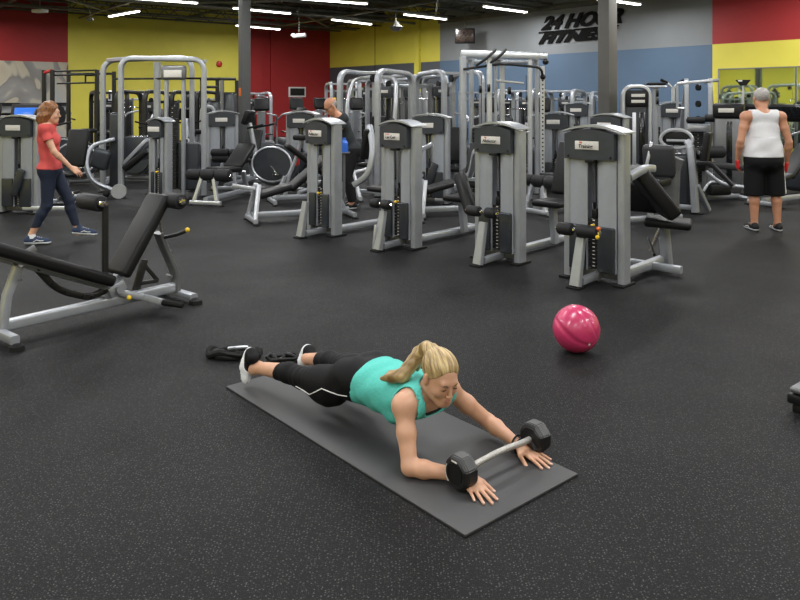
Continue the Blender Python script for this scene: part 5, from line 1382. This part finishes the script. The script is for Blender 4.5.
def bike(label, loc, rz):
    t = thing('exercise_bike', label, 'exercise bike', loc, rz)
    m_ = MB(); poly = [(.45 * math.cos(a) * (1.0 if math.cos(a) > 0 else .8), .48 + .36 * math.sin(a)) for a in np.linspace(0, 2 * PI, 22)[:-1]]; m_.prism(poly, -.1, .1, None, (0, 0, 0), .04); m_.make('flywheel_housing', M['graphite'], t)
    MB().tube([(.36 * math.cos(a), -.105, .5 + .3 * math.sin(a)) for a in np.linspace(0, 2 * PI, 22)[:-1]], .018, 6, closed=True).make('trim_ring', M['bright'], t)
    for x in (-.5, .55): MB().tube([(x, -.28, .05), (x, .28, .05)], .035, 10).make('foot_tube', M['silver'], t)
    MB().tube([(-.5, 0, .07), (.55, 0, .07)], .04, 10).make('base_tube', M['silver_dark'], t)
    tubep('seat_tube', [(.3, 0, .3), (.5, 0, .92)], .035, t, 'silver'); pad_obj('saddle', (.52, 0, .96), (.3, .2, .09), t)
    tubep('mast', [(-.3, 0, .5), (-.45, 0, 1.2)], .04, t, 'silver'); MB().rbox((-.47, 0, 1.3), (.1, .32, .26), RM(0, 20, 0), .03).make('console', M['black'], t)
    for s_ in (-1, 1): tubep('handlebar', [(-.45, 0, 1.12), (-.4, s_ * .22, 1.12), (-.1, s_ * .25, 1.18)], .018, t, 'rubber')
    m_ = MB(); m_.bar((0, -.14, .48), (.12, -.14, .34), .03, .02); m_.rbox((.12, -.2, .34), (.1, .1, .03), None, .01); m_.make('crank', M['chrome'], t)
    return t
bk1 = bike('dark exercise bike with silver ring trim left of the front weight towers', V(((274 - 400) * 12.8 / F, 12.8, 0)), -12)
bk3 = dup(bk1, V(((192 - 400) * 15.4 / F, 15.4, 0)), -60, 'exercise bike behind the wide silver cable machine')
bk4 = dup(bk1, V(((76 - 400) * 14 / F, 14., 0)), 20, 'low exercise bike right of the red haired woman')
MB().rbox((.42, .0, .62), (.06, .16, .3), None, .03).make('red_panel', M['red'], bk1)
t6 = dup(t0, V(((303 - 400) * 13.9 / F, 13.9, 0)), -12, 'silver weight tower peeking out behind the leftmost front tower')
t7 = dup(t0, V(((614 - 400) * 11.4 / F, 11.6, 0)), -43, 'dark headed weight tower directly behind the nearest front tower')
for ch in list(t7.children):
    if ch.name.split('.')[0] in ('base_beam', 'rear_foot', 'foot_cap', 'seat', 'seat_post', 'backrest', 'side_beam', 'lever_cover'):
        D.objects.remove(ch)
t = thing('water_bottle', 'blue bottle on a stand beside the leaning man', 'bottle', AT(344, 148, 10.45), 0)
t.location.z = 0
zb = AT(341, 152, 10.45).z
MB().lathe([(0, zb), (.055, zb), (.06, zb + .02), (.06, zb + .13), (.03, zb + .17), (.03, zb + .2), (0, zb + .2)], (0, 0, 0), (0, 0, 1), 14).make('bottle_body', M['blue'], t)
m_ = MB(); m_.tube([(0, 0, 0), (0, 0, zb)], .02, 8); m_.rbox((0, 0, .01), (.24, .24, .02), None, .004); m_.rbox((0, 0, zb - .008), (.16, .16, .016), None, .004); m_.make('stand', M['silver_dark'], t)

# ---- arch machines, centre
am = []
am.append(arch_machine('tall silver arch machine immediately left of the cable crossover rig', V(((450 - 400) * 13.3 / F, 13.7, 0)), 28, .8, 2.12, 1.0, 'press'))
am.append(arch_machine('arch machine with pulldown bar, second left of the crossover rig', V(((418 - 400) * 15 / F, 15.4, 0)), 25, .8, 2.12, 1.0, 'pulldown'))
am.append(arch_machine('arch machine with swinging arms, third left of the crossover rig', V(((392 - 400) * 16.4 / F, 16.8, 0)), 25, .8, 2.1, 1.0, 'fly'))
am.append(dup(am[0], V(((368 - 400) * 19 / F, 19.4, 0)), 20, 'arch machine below the slate wall right of the wall mirror'))
am.append(dup(am[1], V(((340 - 400) * 23 / F, 23.5, 0)), 15, 'arch machine standing before the wall mirror by the red wall'))
am.append(dup(am[2], V(((376 - 400) * 12.6 / F, 12.8, 0)), -35, 'arch machine with arm pads rising behind the second front tower'))
MB().ball((-.2, -.55, 2.0), .07, 10).make('orange_tag', M['orange'], am[3]); MB().ball((-.3, -.5, 1.62), .05, 10).make('yellow_tag', M['yellowknob'], am[4])
for i, (x, Y, rz, k, lb) in enumerate(((409, 20.4, 10, 2, 'arch machine in back row below the yellow pilaster'), (437, 22.2, 10, 1, 'arch machine in back row below the ceiling monitor'),
        (476, 21, -10, 0, 'arch machine in back row seen through the crossover rig at its left'), (506, 22.3, -15, 2, 'arch machine in back row seen through the middle of the crossover rig'),
        (522, 17, -30, 1, 'arch machine seen through the right half of the crossover rig'), (562, 17.4, -30, 0, 'arch machine in back row just right of the crossover rig'), (584, 20.6, -35, 2, 'arch machine in back row left of the broad pillar'),
        (126, 20.5, 20, 1, 'dark framed machine seen through the arches of the cable machine'), (204, 21.5, 20, 0, 'machine in back row below the alarm bell'),
        (252, 22, 30, 2, 'machine in back row hidden behind the dark pillar'))):
    o = dup(am[k], V(((x - 400) * Y / F, Y, 0)), rz, lb); o.scale = (1, 1, .86 if Y > 16.5 else .92)

# ---- cable crossover rig
YC = 11.8; q = YC / F
t = thing('cable_crossover', 'tall silver cable crossover rig with black handles rising behind the third front tower', 'exercise machine', V(((500 - 400) * q, YC, 0)), 0)
def XC(x): return (x - 500) * q
zt = EYE + 42 * q
for x, y, a, m in ((463, 0, .07, 'silver'), (487, -.3, .05, 'bright'), (475, .6, .05, 'silver'), (499, .4, .03, 'silver'), (510, .9, .05, 'bright'), (531, .1, .045, 'bright'), (546, .8, .04, 'silver')):
    MB().tube([(XC(x), y, .02), (XC(x), y, zt)], 1, 12, flat=(a, a * .8), up=(1, 0, 0)).make('post', M[m], t); foot(t, XC(x), y, .09)
m_ = MB(); m_.tube([(XC(541), -.1, .02), (XC(541), -.1, zt - .15)], 1, 10, flat=(.045, .035), up=(1, 0, 0)); o = m_.make('adjuster_post', M['bright'], t)
m_ = MB()
for i in range(26): m_.tube([(XC(541), -.145, .35 + .065 * i), (XC(541), -.135, .35 + .065 * i)], .014, 8)
m_.make('adjuster_holes', M['ink'], o)
for a, b, r in (((461, 0, zt + .05), (548, .1, zt + .02), (.05, .06)), ((463, 0, zt), (475, .6, zt), (.03, .03)), ((487, -.3, zt), (510, .9, zt), (.03, .03)), ((531, .1, zt), (546, .8, zt), (.03, .03)), ((470, .6, zt - .04), (546, .8, zt - .04), (.03, .03))):
    MB().tube([(XC(a[0]), a[1], a[2]), (XC(b[0]), b[1], b[2])], 1, 10, flat=r).make('top_beam', M['bright'] if r[0] > .04 else M['silver'], t)
tubep('swoop_bar', [(XC(463), -.1, zt - .2), (XC(500), -.35, zt - .12), (XC(538), -.25, zt - .18), (XC(541), -.15, zt - .32)], .02, t, 'blackmetal', R=.2, seg=6)
for x in (474, 484): tubep('hook_handle', [(XC(x), -.3, zt - .15), (XC(x + 12), -.4, zt - .02), (XC(x + 19), -.35, zt + .1)], .022, t, 'blackmetal', R=.15)
tubep('hook_handle', [(XC(506), .2, zt + .08), (XC(514), .2, zt + .1), (XC(516), .2, zt - .02)], .022, t, 'blackmetal', R=.1)
MB().ball((XC(545), -.05, zt - .08), .05, 10).make('end_knob', M['black'], t); MB().ball((XC(541), -.15, zt - .32), .045, 10).make('end_knob', M['black'], t)
MB().tube([(XC(495), -.1, zt - .38), (XC(523), -.05, zt - .42)], .022, 8).make('pull_bar', M['bright'], t)
for x in (478, 486, 506): disc('pulley', (XC(x), -.35, zt - .5 - .02 * (x % 3)), (1, 0, 0), .06, .04, t)
for x in (479, 510): stack(t, XC(x), .3, .1, 1.15, .16, .12, 16)
for x in (480, 524): MB().tube([(XC(x), -.2, .5), (XC(x), -.2, zt - .3)], .006, 6).make('cable', M['black'], t)
tubep('stirrup_handle', [(XC(524), -.2, 1.25), (XC(521), -.2, 1.1), (XC(527), -.2, 1.1), (XC(524), -.2, 1.25)], .012, t, 'bright', R=.01)
MB().rbox((XC(515), 1.2, .95), (.3, .25, .8), None, .08, 3).make('dark_shroud', M['smoke'], t)
# rack of black grips on a stand right of the rig
t8 = tall_tower('tall rounded silver tower with two white labels right of the broad pillar', V(((636 - 400) * 12.6 / F, 12.6, 0)), -12, .49, 1.83)
t9 = thing('weight_tower_machine', 'weight tower with forked handle on top before the blue wall', 'exercise machine', V(((673 - 400) * 14.9 / F, 14.9, 0)), -16)
tower(t9, w=.56, h=1.56, stand=False)
MB().tube([(0, 0, 1.5), (0, 0, 1.86)], .035, 10).make('mast', M['bright'], t9)
for s_ in (-1, 1):
    tubep('fork_handle', [(0, 0, 1.82), (s_ * .08, -.02, 1.92), (s_ * .22, -.05, 2.0)], .022, t9, 'bright'); MB().roller((s_ * .1, -.02, 1.94), (s_ * .24, -.05, 2.01), .03).make('grip', M['rubber'], t9)
t = thing('cable_machine', 'silver cable column with small black top tray beside the tall rounded tower', 'exercise machine', V(((659 - 400) * 13.6 / F, 13.8, 0)), -10)
MB().tube([(0, 0, .02), (0, 0, 1.86)], 1, 12, flat=(.06, .05), up=(1, 0, 0)).make('post', M['silver'], t)
MB().rbox((0, -.05, 1.9), (.34, .2, .05), None, .02).make('top_tray', M['black'], t); MB().rbox((0, -.05, 1.85), (.38, .22, .04), None, .015).make('tray_rim', M['bright'], t)
for z in (1.72, 1.58): disc('pulley', (.02, -.1, z), (1, 0, 0), .06, .04, t)
MB().rbox((.0, .1, .02), (.5, .6, .04), None, .01).make('base', M['rubber'], t); stack(t, .0, .12, .06, 1.1, .2, .12, 14)
# triangular framed pulley machine
t = thing('smith_machine', 'silver slanted frame machine with round pulleys left of the yellow wall edge', 'exercise machine', V(((698 - 400) * 13.6 / F, 13.6, 0)), -20)
zt = 1.95
for s_ in (-1, 1):
    tubep('side_frame', [(s_ * .2, -.2, .03), (s_ * .2, -.2, zt), (s_ * .2, .05, zt + .03), (s_ * .36, .7, .03)], (.04, .035), t, 'silver', R=.15, seg=6)
MB().tube([(-.36, -.2, zt - .05), (.2, -.2, zt)], 1, 10, flat=(.03, .03)).make('top_arm', M['bright'], t); MB().tube([(.1, .1, zt - .02), (.36, .2, zt + .02)], .03, 10).make('top_arm', M['silver'], t)
MB().tube([(-.36, -.2, zt - .5), (-.2, -.2, zt - .5)], .025, 10).make('side_arm', M['bright'], t); MB().tube([(-.36, -.2, zt - .5), (-.36, -.2, zt - .05)], .025, 10).make('side_arm', M['silver'], t)
for z in (zt - .12, zt - .42, zt - .7): disc('pulley', (0, -.15, z), (.8, .6, 0), .06, .04, t, 'black')
stack(t, 0, .0, .1, 1.2, .25, .14, 16); MB().rbox((0, -.25, 1.1), (.4, .1, .14), None, .03).make('white_cover', M['bright'], t)
foamroll('foam_roller', (.1, -.4, 1.28), (.6, -.4, 1.28), .07, t); foamroll('foam_roller', (-.2, -.4, 1.24), (.1, -.4, 1.24), .06, t); pad_obj('seat', (0, -.45, .55), (.4, .4, .1), t)

# machine with ring shaped head pad behind seat of T4
p = G(697, 214)
t = thing('glute_machine', 'machine with silver ring headrest and curved grey frame behind the nearest tower seat', 'exercise machine', p, -30)
MB().tube([(-.75, .1, .08), (.02, .05, .08)], 1, 10, flat=(.035, .035)).make('base_beam', M['silver'], t)
tubep('upright_shell', [(-.02, 0, .03), (-.05, .0, .6), (-.09, .03, .95), (-.13, .06, 1.0)], (.09, .05), t, 'silver', R=.12, seg=6, up=(1, 0, 0))
foot(t, 0, 0, .09); foot(t, -.75, .1, .07)
tubep('rear_leg', [(.0, .0, .4), (.12, .25, .03)], (.035, .03), t, 'silver')
pad_obj('back_pad', (.1, .12, .88), (.09, .3, .55), t, 'vinyl', RM(0, 8, 0))
ring = [V((-.30 + .22 * math.cos(a), .15, 1.03 + .15 * math.sin(a) * (1 if math.sin(a) > 0 else .8))) for a in np.linspace(0, 2 * PI, 25)[:-1]]
MB().tube(ring, .025, 8, closed=True).make('headrest_ring', M['bright'], t); MB().tube([(-.43, .12, 1.02), (-.17, .12, 1.02)], .02, 8).make('grab_bar', M['bright'], t)
MB().rbox((-.3, .19, 1.05), (.40, .06, .2), None, .05, 3).make('head_cushion', M['vinyl'], t)
MB().rbox((-.3, .3, .45), (.36, .3, .78), None, .06, 3).make('shroud', M['smoke'], t)
tubep('lever_arm', [(.02, -.12, .72), (.2, -.18, .74), (.5, -.3, .45)], (.025, .03), t, 'black', R=.08); MB().ball((.5, -.3, .45), .025, 10).make('lever_tip', M['bright'], t)
tubep('curved_bar', [(.1, .1, .6), (.3, .15, .42), (.75, .2, .38), (.95, .2, .6)], .028, t, 'silver', R=.15, seg=6)
p = G(668, 222)
t = thing('seated_machine', 'machine with rounded grey backrest between nearest tower and ring headrest machine', 'exercise machine', p, -40)
tubep('back_shell', [(-.1, .1, .03), (-.08, .1, .7), (-.02, .1, .88)], (.20, .06), t, 'silver_dark', R=.1); foot(t, -.1, .1, .1)
pad_obj('backrest', (-.12, .0, .80), (.42, .14, .44), t, 'vinylgrey', RM(8, 0, 0), .06); pad_obj('seat', (-.12, -.3, .55), (.42, .4, .1), t)
MB().bar((-.3, -.1, .5), (-.2, -.05, 1.05), .05, .04).make('side_rail', M['bright'], t); MB().tube([(-.35, -.5, .06), (.1, .2, .06)], 1, 10, flat=(.035, .035)).make('base_beam', M['silver'], t)
MB().tube([(-.12, -.3, .06), (-.12, -.3, .5)], 1, 10, flat=(.04, .035), up=(1, 0, 0)).make('seat_post', M['silver'], t)

# ---- black benches and stand near the standing man
p = G(722, 200)
t = thing('preacher_bench', 'black padded bench with thick rollers left of the standing man', 'bench', p, 10)
MB().tube([(-.6, 0, .06), (.3, 0, .06)], 1, 10, flat=(.035, .035)).make('base_beam', M['silver'], t)
for x in (-.6, .3): MB().tube([(x, -.25, .05), (x, .25, .05)], .03, 10).make('cross_foot', M['bright'], t)
MB().tube([(-.3, 0, .06), (-.3, 0, .62)], 1, 10, flat=(.04, .035), up=(1, 0, 0)).make('post', M['silver_dark'], t)
pad_obj('seat', (-.1, 0, .56), (.8, .34, .1), t, 'vinylgrey', RM(0, 6, 0)); foamroll('foam_roller', (-.45, -.1, .78), (-.05, -.12, .78), .1, t); foamroll('foam_roller', (-.5, .15, .74), (-.1, .15, .74), .09, t)
MB().rbox((-.2, -.2, .2), (.36, .2, .18), None, .04).make('tool_box', M['black'], t); MB().ball((-.1, -.24, .34), .05, 10).make('chrome_knob', M['chrome'], t)
tubep('curved_bar', [(.0, -.1, .3), (-.35, -.2, .32), (-.45, -.2, .18)], .022, t, 'bright')
# black tower with white label, treadmills before the mirror
t = thing('black_weight_tower', 'black headed weight tower with white label left of the standing man', 'exercise machine', V(((729 - 400) * 12.5 / F, 12.5, 0)), -30)
MB().rbox((0, 0, .70), (.42, .3, 1.30), None, .03).make('shroud', M['silver_dark'], t); MB().rbox((0, -.03, 1.42), (.48, .34, .26), None, .05, 3).make('header', M['black'], t)
MB().rbox((-.02, -.225, 1.43), (.24, .008, .07), None, .003).make('name_plate', M['plate'], t); MB().rbox((0, 0, .03), (.64, .4, .06), None, .01).make('base', M['rubber'], t)
MB().rbox((.02, -.155, .72), (.09, .012, 1.05), None, .004).make('stack_window', M['screen'], t)
pt = V(((741 - 400) * 15.6 / F, 15.6, 0))
for i, lb in enumerate(('treadmill with wide black console before the mirror, left of the standing man', 'treadmill with silver handrails right of the standing man')):
    p = pt + DR * 1.05 * i; o = dup(tm2, p, 0, lb); o.rotation_euler[2] = math.radians(AZ + 180)
t = dup(sc1, V(((820 - 400) * 12.4 / F, 12.4, 0)), 20, 'stair climber at the right picture edge beside the standing man')
t = thing('floor_lamp', 'slim silver stand with small black and white top before the mirror', 'stand', V(((743 - 400) * 14.2 / F, 14.2, 0)), 0)
zt = EYE + 16 * 14.2 / F
MB().tube([(0, 0, .02), (0, 0, zt)], .022, 10).make('pole', M['bright'], t); MB().lathe([(0, 0), (.2, 0), (.18, .03), (0, .04)], (0, 0, 0), (0, 0, 1)).make('base', M['black'], t)
m_ = MB(); m_.prism([(-.13, .06), (.13, .06), (.04, -.05), (-.03, -.05)], -.05, .05, None, (0, 0, zt)); m_.make('lamp_head', M['black'], t); MB().rbox((-.08, -.055, zt + .04), (.08, .01, .03), None, .003).make('white_front', M['white'], t)
# benches / consoles in the middle distance
for i, (x, Y, rz, src, lb) in enumerate((
      
      (768, 11.2, 30, rb2, 'dark bench seen behind the legs of the standing man'),)):
    dup(src, V(((x - 400) * Y / F, Y, 0)), rz, lb)
for i, (x, Y, rz, lb) in enumerate(((668, 16.4, -20, 'short weight tower behind the forked handle tower'), (431, 11.5, -20, 'short weight tower with dark header left of the third front tower'), (556, 13.2, -20, 'short weight tower with black header left of the nearest front tower'),
      (578, 15.8, -20, 'short weight tower left of the broad pillar in the back rows'), (222, 14.6, 20, 'short weight tower left of the dark pillar'))):
    o = dup(t9 if i % 3 == 0 else t0, V(((x - 400) * Y / F, Y, 0)), rz, lb)
    if i % 3 == 0:
        for ch in list(o.children):
            if ch.name.split('.')[0] in ('mast', 'fork_handle', 'grip'):
                D.objects.remove(ch)

# ---- dark machines low against the yellow wall
dk = arch_machine('black framed weight machine between the power rack and the silver cable machine', V(((92 - 400) * 17.2 / F, 18.2, 0)), 30, .7, 1.8, .9, 'press', 'blackmetal')
for x, Y, rz, lb in ((143, 16.6, -15, 'black framed weight machine seen through the left half of the cable machine'), (172, 18.6, 20, 'black framed weight machine behind the header of the cable machine'),
                     (196, 17.6, -20, 'black framed weight machine behind the right post of the cable machine'), (232, 19.6, 10, 'black framed weight machine partly hidden by the dark pillar')):
    dup(dk, V(((x - 400) * Y / F, Y, 0)), rz, lb)
for x, Y, rz, lb in ((62, 15.2, 30, 'exercise bike under the black power rack'), (137, 14.6, 170, 'exercise bike low behind the slanted pad of the cable machine'),
                     (318, 16.8, 40, 'exercise bike left of the leaning man before the red wall')):
    dup(bk1, V(((x - 400) * Y / F, Y, 0)), rz, lb)
for x, Y, rz, lb in ((347, 18.4, 30, 'stair climber between the leaning man and the arch machines'), (478, 15.2, 20, 'stair climber low behind the left posts of the crossover rig'), (546, 15.4, -20, 'stair climber right of the crossover rig in the back rows')):
    dup(sc1, V(((x - 400) * Y / F, Y, 0)), rz, lb)

# ---- repeats share a group
GR = {'weight_tower_machine': 'weight tower machines on the gym floor', 'arch_frame_machine': 'arch frame machines in the middle and back rows', 'treadmill': 'treadmills along the walls', 'padded_bench': 'padded benches on the gym floor',
      'exercise_bike': 'exercise bikes on the gym floor', 'stair_climber': 'stair climbers in the back rows', 'cable_machine': 'cable machines', 'pillar': 'steel pillars', 'wall_mirror': 'wall mirrors', 'exercise_strap': 'loose straps behind the shoes',
      'hanging_spotlight': 'spotlights hanging before the left walls'}
for o in D.objects:
    if o.parent is None and o.name.split('.')[0] in GR and 'group' not in o: o['group'] = GR[o.name.split('.')[0]]
